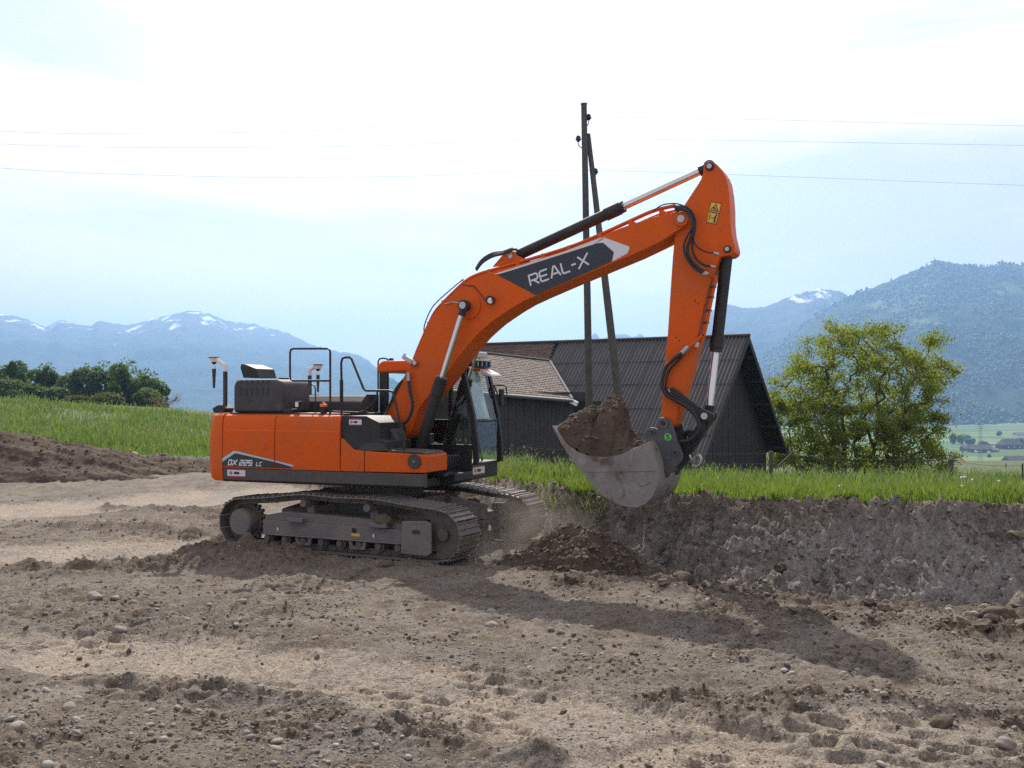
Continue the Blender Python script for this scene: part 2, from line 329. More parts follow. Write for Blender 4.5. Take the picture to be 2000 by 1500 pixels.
def ground_z(X, Y, detail=True, masks=False):
    X = np.asarray(X, float); Y = np.asarray(Y, float)
    ey, ty = edge_y(X), toe_y(X)
    fl = pit_floor(X, Y); md = meadow_z(X, Y)
    t = np.clip((Y-ty)/(ey-ty), 0, 1); face = np.clip(1-np.abs(t-0.5)*2, 0, 1)
    tt = np.clip(t*1.06-0.03, 0, 1)**(1.0+0.35*sst(0.5, 2, X))
    z = fl+(md-fl)*tt
    inpit = 1-sst(0.0, 0.25, t); onface = sst(0.0, 0.12, t)*(1-sst(0.9, 1.0, t)); grass = sst(0.93, 1.0, t)
    near = np.exp(-np.maximum(Y-12, 0)/25)
    lane = np.zeros(X.shape); tread = np.zeros(X.shape); loose = np.zeros(X.shape)
    if detail:
        wob = 0.22*fbm(X*0.8, Y*0.8, 3)
        for pts, hw in LANES:
            d, a = lane_dist(X, Y, pts); d = np.abs(d)+wob*0.8; lane = np.maximum(lane, 1-sst(hw*0.75, hw*1.35, d)); z = z+inpit*(-0.035*(1-sst(hw*.8, hw*1.05, d))+0.04*np.exp(-((d-hw*1.22)/(.13+.04*hw))**2)*np.clip(.7+1.2*fbm(X*1.2+11, Y*1.2, 3), 0, 1.6))
        for pts, hw, h in RIDGES:
            d, a = lane_dist(X, Y, pts); k = np.exp(-(d/hw)**2)*np.clip(0.75+0.9*fbm(a*1.3, d*0.6, 3), 0, 1.6)
            z = z+h*k*inpit; loose = np.maximum(loose, np.clip(k*1.3, 0, 1))
        lane *= inpit; lane *= (1-loose)
        rough = inpit*(1-0.8*lane)
        patch = np.clip(0.5+0.9*fbm(X*0.5+9, Y*0.5, 3), 0.12, 1.3)
        z = z + 0.030*rough*fbm(X*1.1, Y*1.1, 3)*1.0
        z = z + 0.040*rough*patch*np.maximum(ridged(X*2.7, Y*2.7, 3)-0.1, -0.6)*0.8
        z = z + 0.044*rough*(patch+loose*1.2)*fbm(X*6.5, Y*6.5, 3) + 0.010*(inpit-rough)*fbm(X*5, Y*5, 3)
        z = z + 0.013*inpit*(0.45+patch)*fbm(X*19, Y*19, 2)*near
        for pts, hw in TREADS:
            d, a = lane_dist(X, Y, pts); m = (1-sst(hw*0.8, hw*1.1, np.abs(d)))*sst(-.25, .1, fbm(X*0.8+5, Y*0.8, 2))*inpit
            dq = (d+0.03*fbm(X*1.7, Y*1.7, 2))/0.20; row = np.floor(dq); fd = dq-row; aq = a/0.33+0.5*(row % 2)+0.25*fbm(X*1.3+row*3.1, Y*1.3, 2); fa = aq-np.floor(aq)
            cup = sst(.08, .2, fa)*(1-sst(.78, .92, fa))*sst(.05, .75, fd)*(1-sst(.84, .97, fd))
            z = z + m*(0.018-0.060*cup*np.clip(.75+.8*fbm(X*2.1, Y*2.1+7, 2), .2, 1.3)); tread = np.maximum(tread, m)
        # the cut face: gullies, broken clay blocks, pebble bands
        z = z + onface*(0.12*fbm(X*0.9+4, Y*0.9, 4)+0.10*(ridged(X*2.3, Y*2.3+5, 3)-.4)+0.07*(ridged(X*5, Y*7, 3)-.4)+0.05*fbm(X*9, Y*12, 3)+0.04*np.abs(fbm(X*17, Y*22, 2))+0.035*np.sin(X*2*np.pi/0.24+1.5*fbm(X*.7, Y*.9, 2)*3)*sst(0.05, 0.35, fbm(X*.45+3, Y*.5, 2)))
        shelf = np.exp(-((X-6.2)/1.4)**2-((Y-13.35)/0.35)**2); z = z-0.16*shelf
        # wheel scuffs at the foot of the bank
        toe = np.exp(-((Y-ty+0.25)/0.4)**2)*sst(0.8, 2.5, X); z = z+0.09*toe*np.clip(0.6+fbm(X*2.3, Y*2.3, 3), 0, 2); loose = np.maximum(loose, np.clip(toe, 0, 1))
        z = z + grass*0.05*fbm(X*0.35, Y*0.35, 3)*np.clip((Y-ey)/4, 0, 1)
        z = z + 0.04*grass*fbm(X*2.1, Y*2.1, 2)*np.clip(1-(Y-ey)/6, 0, 1)
    z = np.where(Y < 6, z + 0.0, z)
    top = sst(0.62, 0.86, t+0.12*fbm(X*1.3, Y*1.3, 3))*sst(1.0, 0.97, t*0+0.9)
    lft = 1-sst(-2.0, 0.5, X); loose = np.maximum(loose, np.maximum(lft, .6*top)*onface); onface = onface*(1-lft)*(1-0.6*top)
    if masks: return z, lane, onface, grass, loose
    return z
def gz(x, y): return float(ground_z(np.array([x]), np.array([y]))[0])

ys = [1.6]
while ys[-1] < 35: ys.append(ys[-1]*(1.0023 if 11.8 < ys[-1] < 17.5 else 1.0032 if ys[-1] < 11.8 else 1.0042 if ys[-1] < 22 else 1.007) if ys[-1] > 5.2 else ys[-1]*1.03)
while ys[-1] < 420: ys.append(ys[-1]*1.045)
ys = np.array(ys); NX = 570
sx = np.linspace(-1, 1, NX); sx = 0.52*sx+0.42*sx**3+0.0*sx
XX = (sx[None, :]*(ys[:, None]*0.98+2.0)); YY = np.repeat(ys[:, None], NX, 1)
ZZ, LN, FC, GR, LO = ground_z(XX, YY, True, True)
V = np.stack([XX, YY, ZZ], -1).reshape(-1, 3); ny = len(ys)
i = (np.arange(ny-1)[:, None]*NX+np.arange(NX-1)[None, :]).ravel()
F = np.stack([i, i+1, i+NX+1, i+NX], 1)

def soil_mat():
    m = bpy.data.materials.new('gravelly_soil'); m.use_nodes = True; t = m.node_tree; p = t.nodes['Principled BSDF']
    p.inputs['Roughness'].default_value = 0.92; p.inputs['Specular IOR Level'].default_value = 0.25
    pos = t.nodes.new('ShaderNodeNewGeometry').outputs['Position']
    at = t.nodes.new('ShaderNodeAttribute'); at.attribute_name = 'soil'
    sp_ = t.nodes.new('ShaderNodeSeparateColor'); t.links.new(at.outputs['Color'], sp_.inputs[0])
    def noise(sc, det=6, ro=0.6, stretch=None):
        n = t.nodes.new('ShaderNodeTexNoise'); n.inputs['Scale'].default_value = sc; n.inputs['Detail'].default_value = det; n.inputs['Roughness'].default_value = ro
        if stretch:
            q = t.nodes.new('ShaderNodeMapping'); q.inputs['Scale'].default_value = stretch; t.links.new(pos, q.inputs[0]); t.links.new(q.outputs[0], n.inputs['Vector'])
        else: t.links.new(pos, n.inputs['Vector'])
        return n.outputs['Fac']
    def rng(x, lo, hi, a=0., b=1.):
        r = t.nodes.new('ShaderNodeMapRange'); r.inputs['From Min'].default_value = lo; r.inputs['From Max'].default_value = hi; r.inputs['To Min'].default_value = a; r.inputs['To Max'].default_value = b; t.links.new(x, r.inputs['Value']); return r.outputs[0]
    def mixc(f, a, b):
        x = t.nodes.new('ShaderNodeMix'); x.data_type = 'RGBA'
        for v, s in ((f, 'Factor'), (a, 'A'), (b, 'B')):
            if isinstance(v, tuple): x.inputs[s].default_value = (*v, 1)
            else: t.links.new(v, x.inputs[s])
        return x.outputs['Result']
    def mul(a, b):
        x = t.nodes.new('ShaderNodeMath'); x.operation = 'MULTIPLY'; x.use_clamp = True
        for v, s in ((a, 0), (b, 1)):
            if isinstance(v, float): x.inputs[s].default_value = v
            else: t.links.new(v, x.inputs[s])
        return x.outputs[0]
    lane, face, loose = sp_.outputs[0], sp_.outputs[1], sp_.outputs[2]
    c = mixc(rng(noise(0.45, 6), 0.36, 0.64), (0.160, 0.127, 0.092), (0.235, 0.192, 0.143))
    c = mixc(rng(noise(2.6, 8, 0.68), 0.42, 0.66), c, (0.095, 0.070, 0.049))
    c = mixc(mul(rng(noise(1.4, 7), 0.45, 0.66), 0.6), c, (0.19, 0.175, 0.155))
    c = mixc(mul(loose, 0.75), c, (0.095, 0.068, 0.047))
    lc = mixc(rng(noise(1.1, 7), 0.4, 0.65), (0.325, 0.265, 0.200), (0.245, 0.208, 0.168))
    la = t.nodes.new('ShaderNodeMath'); la.operation = 'MULTIPLY_ADD'; t.links.new(noise(4.5, 9, 0.78), la.inputs[0]); la.inputs[1].default_value = 2.2; la.inputs[2].default_value = -1.1
    lb = t.nodes.new('ShaderNodeMath'); lb.operation = 'ADD'; t.links.new(la.outputs[0], lb.inputs[0]); t.links.new(lane, lb.inputs[1])
    lm = rng(lb.outputs[0], 0.3, 0.75)
    c = mixc(lm, c, lc)
    fc = mixc(rng(noise(1.2, 8, 0.65), 0.44, 0.62), (0.185, 0.160, 0.138), (0.26, 0.222, 0.182))
    fc = mixc(mul(rng(noise(3.3, 10, 0.8, (1.0, 1.0, 2.5)), 0.50, 0.60), 0.85), fc, (0.36, 0.325, 0.28))
    fc = mixc(mul(rng(noise(1.7, 7, 0.6), 0.60, 0.70), 0.7), fc, (0.33, 0.275, 0.19))
    fc = mixc(mul(rng(noise(6.5, 9, 0.8), 0.5, 0.58), 0.8), fc, (0.068, 0.056, 0.047))  # dark soil mottling that also paints in shade of cracks in the face
    c = mixc(face, c, fc)
    c = mixc(mul(face, rng(noise(0.55, 5), 0.46, 0.58, 0.0, 0.7)), c, (0.275, 0.25, 0.222))
    # grit: pale small stones
    vo = t.nodes.new('ShaderNodeTexVoronoi'); vo.inputs['Scale'].default_value = 26; t.links.new(pos, vo.inputs['Vector'])
    pick = t.nodes.new('ShaderNodeSeparateColor'); t.links.new(vo.outputs['Color'], pick.inputs[0])
    st = mul(rng(vo.outputs['Distance'], 0.34, 0.22), rng(pick.outputs[0], 0.80, 0.84))
    c = mixc(mul(st, 0.55), c, mixc(pick.outputs[1], (0.22, 0.205, 0.185), (0.40, 0.385, 0.36)))
    vo2 = t.nodes.new('ShaderNodeTexVoronoi'); vo2.inputs['Scale'].default_value = 75; t.links.new(pos, vo2.inputs['Vector'])
    pk2 = t.nodes.new('ShaderNodeSeparateColor'); t.links.new(vo2.outputs['Color'], pk2.inputs[0])
    st2 = mul(rng(vo2.outputs['Distance'], 0.4, 0.25), rng(pk2.outputs[0], 0.7, 0.75))
    c = mixc(mul(st2, 0.7), c, (0.30, 0.28, 0.255))
    gs = t.nodes.new('ShaderNodeMix'); gs.data_type = 'RGBA'; gs.blend_type = 'MULTIPLY'; gs.inputs['Factor'].default_value = 1.0; t.links.new(c, gs.inputs['A'])
    gq = t.nodes.new('ShaderNodeMath'); gq.operation = 'MULTIPLY'; t.links.new(rng(noise(62, 4, 0.85), 0.32, 0.68, 0.38, 1.62), gq.inputs[0]); t.links.new(rng(noise(17, 5, 0.78), 0.32, 0.68, 0.60, 1.40), gq.inputs[1]); t.links.new(gq.outputs[0], gs.inputs['B']); c = gs.outputs['Result']  # grit tones, with the contrast of tiny shadows put into the colour too
    t.links.new(c, p.inputs['Base Color'])
    # dried-mud cracks and crumbs
    vk = t.nodes.new('ShaderNodeTexVoronoi'); vk.feature = 'DISTANCE_TO_EDGE'; vk.inputs['Scale'].default_value = 5.5
    wv = t.nodes.new('ShaderNodeMix'); wv.data_type = 'RGBA'; wv.inputs['Factor'].default_value = 0.12; t.links.new(pos, wv.inputs['A'])
    n3 = t.nodes.new('ShaderNodeTexNoise'); n3.inputs['Scale'].default_value = 3; t.links.new(pos, n3.inputs['Vector']); t.links.new(n3.outputs['Color'], wv.inputs['B'])
    t.links.new(wv.outputs['Result'], vk.inputs['Vector'])
    ck = mul(rng(vk.outputs['Distance'], 0.05, 0.0), lm)
    h = noise(34, 9, 0.72)
    a1 = t.nodes.new('ShaderNodeMath'); a1.operation = 'MULTIPLY_ADD'; t.links.new(st, a1.inputs[0]); a1.inputs[1].default_value = 0.5; t.links.new(h, a1.inputs[2])
    a2 = t.nodes.new('ShaderNodeMath'); a2.operation = 'MULTIPLY_ADD'; t.links.new(ck, a2.inputs[0]); a2.inputs[1].default_value = -0.28; t.links.new(a1.outputs[0], a2.inputs[2])
    b = t.nodes.new('ShaderNodeBump'); b.inputs['Strength'].default_value = 1.0; b.inputs['Distance'].default_value = 0.035
    t.links.new(a2.outputs[0], b.inputs['Height']); t.links.new(b.outputs[0], p.inputs['Normal'])
    return m
M['soil'] = soil_mat()
M['turf'] = mat('turf_under_grass', (0.055, 0.085, 0.022), 0.95, var=[(0.35, (0.075, 0.10, 0.03), 0.42, 0.62), (3, (0.04, 0.05, 0.02), 0.5, 0.7, 8)], coord='World', bump=(8, 0.6, 0.05))
M['fresh'] = mat('fresh_dark_soil', (0.080, 0.056, 0.040), 0.95, var=[(1.3, (0.125, 0.093, 0.068), 0.42, 0.66, 8), (6, (0.048, 0.033, 0.024), 0.48, 0.68, 8), (22, (0.17, 0.135, 0.105), 0.62, 0.72, 8)], bump=(26, 0.8, 0.03), spec=0.2)
g = mesh_np('ground', V, F, M['soil'], kind='structure')
g.data.materials.append(M['turf'])
gm = ((GR[:-1, :-1]+GR[1:, 1:])*0.5 > 0.5).ravel()
g.data.polygons.foreach_set('material_index', gm.astype(np.int32))
ca = g.data.color_attributes.new('soil', 'FLOAT_COLOR', 'POINT')
ca.data.foreach_set('color', np.stack([LN, FC, LO, LN*0+1], -1).astype(np.float32).ravel())

# ------------------------------------------------------------------ heaps of dug soil (their own things)
def heap(name, cx, cy, hx, hy, h, rot, nx, ny, label, shape=None, amp=1.0, seed=0):
    u = np.linspace(-1.25, 1.25, nx); v = np.linspace(-1.25, 1.25, ny); U, Vv = np.meshgrid(u, v)
    rr = np.sqrt(U**2+Vv**2)+0.10*fbm(U*2.2+seed, Vv*2.2, 4)
    prof = np.clip(1-rr, -0.3, 1)
    prof = np.where(prof > 0, prof**0.85, prof)
    if shape is not None: prof = prof*shape(U, Vv)
    ca_, sa_ = math.cos(rot), math.sin(rot)
    X = cx+U*hx*ca_-Vv*hy*sa_; Y = cy+U*hx*sa_+Vv*hy*ca_
    base = ground_z(X, Y, False)
    k = np.clip(prof*4+0.2, 0, 1)
    Z = base-0.06+prof*h+amp*k*(0.10*h*fbm(U*3+seed, Vv*3, 4)+0.045*ridged(X*3+seed, Y*3, 3)+0.03*fbm(X*9, Y*9, 3)+0.012*fbm(X*26, Y*26, 2))
    V = np.stack([X, Y, Z], -1).reshape(-1, 3)
    i = (np.arange(ny-1)[:, None]*nx+np.arange(nx-1)[None, :]).ravel()
    o = mesh_np(name, V, np.stack([i, i+1, i+nx+1, i+nx], 1), M['fresh'])
    tag(o, label, 'soil heap'); return X, Y, Z, prof
H1 = heap('soil_heap', -17.0, 28.2, 8.3, 2.9, 1.75, 0.03, 300, 150, 'long heap of dark brown soil below the meadow at the left edge', lambda U, V: np.clip(1.05-0.1*U, 0.7, 1.3)*np.where(U > -9, 1, 1), 0.6, 3)
H2 = heap('soil_heap', 1.12, 14.55, 1.35, 0.90, 0.50, -0.15, 220, 160, 'fresh dark soil heap in front of the tracks under the bucket', lambda U, V: 1.0+0.45*np.exp(-((U+0.35)/0.2)**2-((V-0.1)/0.3)**2)+0.2*np.exp(-((U-0.1)/0.2)**2), 1.6, 8)
H3 = heap('soil_heap', 2.75, 12.75, 0.75, 0.36, 0.20, 0.1, 90, 60, 'small low heap of crumbly brown soil at the foot of the bank', None, 1.1, 21)

# ------------------------------------------------------------------ gravel, clods, pebbles: stuff
_ph = (1+5**0.5)/2
ICO = np.array([(-1, _ph, 0), (1, _ph, 0), (-1, -_ph, 0), (1, -_ph, 0), (0, -1, _ph), (0, 1, _ph), (0, -1, -_ph), (0, 1, -_ph), (_ph, 0, -1), (_ph, 0, 1), (-_ph, 0, -1), (-_ph, 0, 1)])/math.sqrt(1+_ph**2)
ICF = np.array([(0,11,5),(0,5,1),(0,1,7),(0,7,10),(0,10,11),(1,5,9),(5,11,4),(11,10,2),(10,7,6),(7,1,8),(3,9,4),(3,4,2),(3,2,6),(3,6,8),(3,8,9),(4,9,5),(2,4,11),(6,2,10),(8,6,7),(9,8,1)])
def ico2():
    v = [tuple(p) for p in ICO]; f = []; c = {}
    def mid(a, b):
        k = (min(a, b), max(a, b))
        if k not in c:
            q = (np.array(v[a])+np.array(v[b])); q /= np.linalg.norm(q); v.append(tuple(q)); c[k] = len(v)-1
        return c[k]
    for a, b, d in ICF:
        ab, bd, da = mid(a, b), mid(b, d), mid(d, a); f += [(a, ab, da), (b, bd, ab), (d, da, bd), (ab, bd, da)]
    return np.array(v), np.array(f)
IC2V, IC2F = ico2()
OCV = np.array([(1, 0, 0), (0, 1, 0), (-1, 0, 0), (0, -1, 0), (0, 0, 1), (0, 0, -1)], float)*1.1
OCF = np.array([(0, 1, 4), (1, 2, 4), (2, 3, 4), (3, 0, 4), (1, 0, 5), (2, 1, 5), (3, 2, 5), (0, 3, 5)])
def rocks(name, X, Y, Z, S, m, flat=0.6, rough=0.25, hi=False, smooth=False, sink=0.25, tiny=False):
    n = len(X); BV, BF = (OCV, OCF) if tiny else (IC2V, IC2F) if hi else (ICO, ICF); k = len(BV)
    ang = rs.rand(n)*6.283; el = 0.75+0.5*rs.rand(n, 3); el[:, 2] *= flat
    P = BV[None]*(1+rough*(rs.rand(n, k, 1)-0.5)*2)*el[:, None, :]
    c, s = np.cos(ang)[:, None], np.sin(ang)[:, None]; tl = (rs.rand(n)-0.5)[:, None]*0.8
    x = P[:, :, 0]*c-P[:, :, 1]*s; y = P[:, :, 0]*s+P[:, :, 1]*c; z = P[:, :, 2]+x*tl
    Vv = np.stack([x*S[:, None]+X[:, None], y*S[:, None]+Y[:, None], z*S[:, None]+(Z+S*flat*(1-2*sink))[:, None]], -1).reshape(-1, 3)
    Ff = (BF[None]+(np.arange(n)*k)[:, None, None]).reshape(-1, 3)
    return mesh_np(name, Vv, Ff, m, smooth=smooth, kind='stuff')
def isl_mat(name, cols, rough=0.9, bump=None):
    m = bpy.data.materials.new(name); m.use_nodes = True; t = m.node_tree; p = t.nodes['Principled BSDF']; p.inputs['Roughness'].default_value = rough; p.inputs['Specular IOR Level'].default_value = 0.3
    ge = t.nodes.new('ShaderNodeNewGeometry'); rp = t.nodes.new('ShaderNodeValToRGB'); t.links.new(ge.outputs['Random Per Island'], rp.inputs[0]); e = rp.color_ramp.elements
    e[0].color = (*cols[0], 1); e[1].color = (*cols[-1], 1)
    for i in range(1, len(cols)-1): e.new(i/(len(cols)-1)).color = (*cols[i], 1)
    n = t.nodes.new('ShaderNodeTexNoise'); n.inputs['Scale'].default_value = 30; n.inputs['Detail'].default_value = 7; t.links.new(ge.outputs['Position'], n.inputs['Vector'])
    x = t.nodes.new('ShaderNodeMix'); x.data_type = 'RGBA'; x.blend_type = 'MULTIPLY'; x.inputs['Factor'].default_value = 0.7; t.links.new(rp.outputs[0], x.inputs['A'])
    r2 = t.nodes.new('ShaderNodeMapRange'); r2.inputs['From Min'].default_value = .25; r2.inputs['From Max'].default_value = .75; r2.inputs['To Min'].default_value = .55; r2.inputs['To Max'].default_value = 1.35; t.links.new(n.outputs['Fac'], r2.inputs['Value']); t.links.new(r2.outputs[0], x.inputs['B'])
    t.links.new(x.outputs['Result'], p.inputs['Base Color'])
    if bump:
        b = t.nodes.new('ShaderNodeBump'); b.inputs['Strength'].default_value = bump; b.inputs['Distance'].default_value = 0.02; t.links.new(n.outputs['Fac'], b.inputs['Height']); t.links.new(b.outputs[0], p.inputs['Normal'])
    return m
M['pebble'] = isl_mat('pebbles', [(0.13, 0.11, 0.09), (0.20, 0.175, 0.15), (0.26, 0.24, 0.21), (0.15, 0.115, 0.088), (0.33, 0.31, 0.28), (0.17, 0.155, 0.14)], 0.8)
M['clod'] = isl_mat('soil_clods', [(0.120, 0.092, 0.066), (0.165, 0.13, 0.095), (0.10, 0.074, 0.052), (0.20, 0.162, 0.12)], 0.95, 0.8)
def scatter(n, y0, y1, wfun, spread=0.62, pw=1.0):
    """random spots on the pit floor, thinned by wfun(X, Y, lane, face, grass, loose)"""
    Y = np.exp(rs.rand(n)*(math.log(y1)-math.log(y0))+math.log(y0)); X = (rs.rand(n)*2-1)*(Y*spread+0.5)
    z, ln, fc, gr, lo = ground_z(X, Y, True, True); w = wfun(X, Y, ln, fc, gr, lo); k = rs.rand(n) < w
    return X[k], Y[k], z[k]
cl_n = lambda X, Y: np.clip(0.45+1.1*fbm(X*0.6+2, Y*0.6, 3), 0.03, 1)
X, Y, Z = scatter(70000, 4.5, 20, lambda X, Y, l, f, g, o: cl_n(X, Y)*(1-0.6*l)*(g < .3)*(1-0.55*f))
rocks('gravel', X, Y, Z, 0.005+0.013*rs.rand(len(X))**2.2, M['pebble'], 0.6, 0.2, smooth=True, sink=.38, tiny=True)
X, Y, Z = scatter(3600, 4.8, 24, lambda X, Y, l, f, g, o: cl_n(X+7, Y)*(1-0.75*l)*(g < .3)*(1-0.4*f))
rocks('pebbles', X, Y, Z, 0.014+0.026*rs.rand(len(X))**3, M['pebble'], 0.6, 0.10, hi=True, smooth=True, sink=.42)
X, Y, Z = scatter(52000, 4.8, 24, lambda X, Y, l, f, g, o: np.clip(0.22*cl_n(X+31, Y)+0.9*o+0.6*cl_n(X*1.7, Y*1.7+40)**3, 0, 1)*(1-0.9*l)*(g < .3)*(1-0.6*f))
rocks('soil_clods', X, Y, Z, 0.006+0.026*rs.rand(len(X))**3.5, M['clod'], 0.75, 0.32, smooth=False, sink=.42)
X, Y, Z = scatter(4200, 8, 20, lambda X, Y, l, f, g, o: np.clip(o*0.8*(X > 0.5)+0.0*f, 0, 1)*(1-l)*(g < .3))
rocks('large_clods', X, Y, Z, 0.025+0.065*rs.rand(len(X))**3, M['clod'], 0.75, 0.3, hi=True, smooth=False, sink=.42)
M['facestone'] = isl_mat('bank_clay_lumps', [(0.085, 0.075, 0.068), (0.13, 0.115, 0.10), (0.20, 0.185, 0.165), (0.10, 0.085, 0.072), (0.27, 0.25, 0.22), (0.12, 0.10, 0.085)], 0.9, 0.8)
X = rs.uniform(0.5, 10.5, 6000); t_ = rs.rand(6000); Y = toe_y(X)+(edge_y(X)-toe_y(X))*t_; Z = ground_z(X, Y, True); kk = rs.rand(6000) < np.clip(.5+1.3*fbm(X*.9, Y*2, 3), .05, 1); X, Y, Z = X[kk], Y[kk], Z[kk]
rocks('bank_lumps', X, Y, Z, 0.006+0.036*rs.rand(len(X))**3.5, M['facestone'], 0.8, 0.3, sink=0.42)
# crumbs lying on the heaps
for nm, (HX, HY, HZ, HP), n, smin, smax in (('heap_crumbs', H1, 5500, 0.012, 0.05), ('heap_crumbs', H2, 3800, 0.008, 0.05), ('heap_crumbs', H3, 700, 0.01, 0.04)):
    k = rs.choice(HX.size, n, replace=True); k = k[HP.ravel()[k] > 0.02]
    rocks(nm, HX.ravel()[k], HY.ravel()[k], HZ.ravel()[k], smin+(smax-smin)*rs.rand(len(k))**3, M['clod'], 0.8, 0.3, sink=0.3)
# single larger stones
M['stone'] = mat('pale_limestone', (0.235, 0.205, 0.17), 0.9, var=[(8, (0.16, 0.13, 0.10), 0.45, 0.7, 8), (30, (0.28, 0.255, 0.22), 0.55, 0.7)], bump=(22, 0.5, 0.01))
STONES = [
 (258, 893, None, 0.28, 'upright grey boulder at the end of the long soil heap'),
 (186, 1166, 0, 0.10, 'rounded brown stone, largest of the little row left of the shadow'),
 (225, 1166, 0, 0.06, 'small stone lying just right of the rounded brown stone'),
 (962, 1226, 0, 0.065, 'smooth pale flat stone lying inside the boom shadow'),
 (960, 1197, 0, 0.06, 'pale rounded stone near the upper rim of the boom shadow'),
 (236, 1232, 0, 0.07, 'low whitish stone on the brown soil left of the track prints'),
 (472, 1174, 0, 0.055, 'small whitish stone below the counterweight shadow'),
 (1838, 1420, 0, 0.085, 'brown clod-like stone beside the dark rut at lower right'),
 (1964, 1456, 0, 0.065, 'light grey stone close to the lower right corner'),
 (1474, 1243, 0, 0.055, 'whitish stone on the upper edge of the arm shadow'),
 (755, 1106, 0, 0.12, 'dusty block of earth and stone below the near track'),
 (1333, 1139, 0, 0.17, 'big rounded lump of earth where the cut bank begins'),
 (1950, 1204, 0, 0.15, 'large round boulder of earth at the foot of the bank far right'),
 (1900, 1206, 0, 0.10, 'pale boulder just left of the large one under the bank'),
 (135, 1381, 0, 0.055, 'pale stone alone on the rough soil at lower left'),
 (32, 1430, 0, 0.05, 'oblong pinkish stone at the left edge in the foreground'),
]
for px, py, _, s, lab in STONES:
    D = (CAM_H)*FPX/(py-HOR) if py > 950 else 29.4
    for _k in range(4):
        if py > 950: D = (CAM_H-gz((px-1000)/FPX*D, D))*FPX/(py-HOR)
    x = (px-1000)/FPX*D
    n = 162; bm = bmesh.new(); bmesh.ops.create_icosphere(bm, subdivisions=3, radius=1)
    sd = rnd.random()*50; tall = 1.25 if py < 950 else 0.62
    ex, ey_ = 0.85+0.5*rnd.random(), 0.75+0.3*rnd.random(); rz = rnd.random()*6
    for v in bm.verts:
        c = v.co; k = 1+0.16*math.sin(c.x*2.3+sd)*math.cos(c.y*2.1+sd*1.3)+0.10*math.sin(c.z*4.1+c.x*3.3+sd)+0.05*math.sin(c.y*9+c.z*7+sd)
        v.co = Vector((c.x*ex*k, c.y*ey_*k, c.z*tall*k))*s
    me = bpy.data.meshes.new('stone'); bm.to_mesh(me); bm.free(); me.polygons.foreach_set('use_smooth', [True]*len(me.polygons))
    me.materials.append(M['clod'] if 'earth' in lab or 'clod' in lab else M['stone'])
    o = link('stone', me); o.location = (x, D, gz(x, D)+s*tall*0.28); o.rotation_euler = (0.2*rnd.random(), 0.2*rnd.random(), rz); tag(o, lab, 'stone')
# ------------------------------------------------------------------ excavator
AY = R(23.0); CAx, CAy = -2.11, 16.75
_c, _s = math.cos(AY), math.sin(AY)
def L(px, py, y):                        # point of the machine's own frame lying in its plane y (metres to the left of its centre line)
    k = (px-1000)/FPX
    x = (k*(CAy+y*_c)-CAx-y*_s)/(_c+k*_s); d = CAy-x*_s+y*_c
    return (x, CAM_H+(HOR-py)/FPX*d)
def L3(px, py, y): x, z = L(px, py, y); return Vector((x, y, z))
def LP(pts, y): return [L(a, b, y) for a, b in pts]
exc = empty('excavator', (CAx, CAy, 0), -AY)
tag(exc, 'orange tracked excavator with raised boom and a loaded bucket', 'excavator')
def prism_x(mb, pts, x0, x1):
    n = len(pts); vs = [(x0, a, b) for a, b in pts]+[(x1, a, b) for a, b in pts]
    return mb.add(vs, [tuple(range(n)), tuple(range(2*n-1, n-1, -1))]+[(i, (i+1) % n, (i+1) % n+n, i+n) for i in range(n)])

# ---- flat marks: strokes and shapes laid on a plane given by a function (u, v, depth) -> point
def stroke(mb, pts, th, P, d):
    n = len(pts); q = [Vector((a, b)) for a, b in pts]; out = []
    closed = (q[0]-q[-1]).length < 1e-6
    if closed: q = q[:-1]; n -= 1
    for i in range(n):
        a = q[i-1] if (i > 0 or closed) else None; b = q[(i+1) % n] if (i < n-1 or closed) else None
        d1 = (q[i]-a).normalized() if a is not None else (b-q[i]).normalized(); d2 = (b-q[i]).normalized() if b is not None else d1
        nn = Vector((-d1.y-d2.y, d1.x+d2.x)); nn.normalize(); c = max(0.45, nn.dot(Vector((-d1.y, d1.x)))); off = nn*(th/2/c); out.append((q[i]+off, q[i]-off))
    vs = []
    for a, b in out: vs += [P(a.x, a.y, d), P(b.x, b.y, d)]
    m = n if closed else n-1
    mb.add(vs, [(2*i, 2*i+1, (2*i+3) % (2*n), (2*i+2) % (2*n)) for i in range(m)])
GLY = {'R': (0.85, [[(0, 0), (0, 1), (.7, 1), (.85, .87), (.85, .58), (.7, .45), (.12, .45)], [(.42, .40), (.88, -.04)]]),
 'E': (0.8, [[(.8, 1), (.12, 1), (0, .88), (0, .12), (.12, 0), (.8, 0)], [(.08, .5), (.72, .5)]]),
 'A': (0.95, [[(0, -.04), (.40, 1), (.55, 1), (.95, -.04)], [(.22, .3), (.75, .3)]]),
 'L': (0.72, [[(0, 1.04), (0, .12), (.12, 0), (.72, 0)]]), '-': (0.45, [[(0, .5), (.45, .5)]]),
 'X': (0.95, [[(.05, 1.04), (.45, .56)], [(.55, .44), (.95, -.04)], [(1.08, 1.1), (-.08, -.1)]]),
 'D': (0.85, [[(.02, 1), (.68, 1), (.85, .84), (.85, .16), (.68, 0), (.02, 0)], [(.1, .86), (.1, .14)]]),
 '2': (0.8, [[(0, 1), (.8, 1), (.8, .5), (0, .5), (0, 0), (.8, 0)]]), '5': (0.8, [[(.8, 1), (0, 1), (0, .5), (.8, .5), (.8, 0), (0, 0)]]),
 'C': (0.7, [[(.7, 1), (.1, 1), (0, .9), (0, .1), (.1, 0), (.7, 0)]]), 'S': (0.7, [[(.75, .95), (.1, .95), (0, .8), (.05, .58), (.65, .44), (.72, .2), (.6, .03), (-.05, .03)]]), ' ': (0.15, [])}
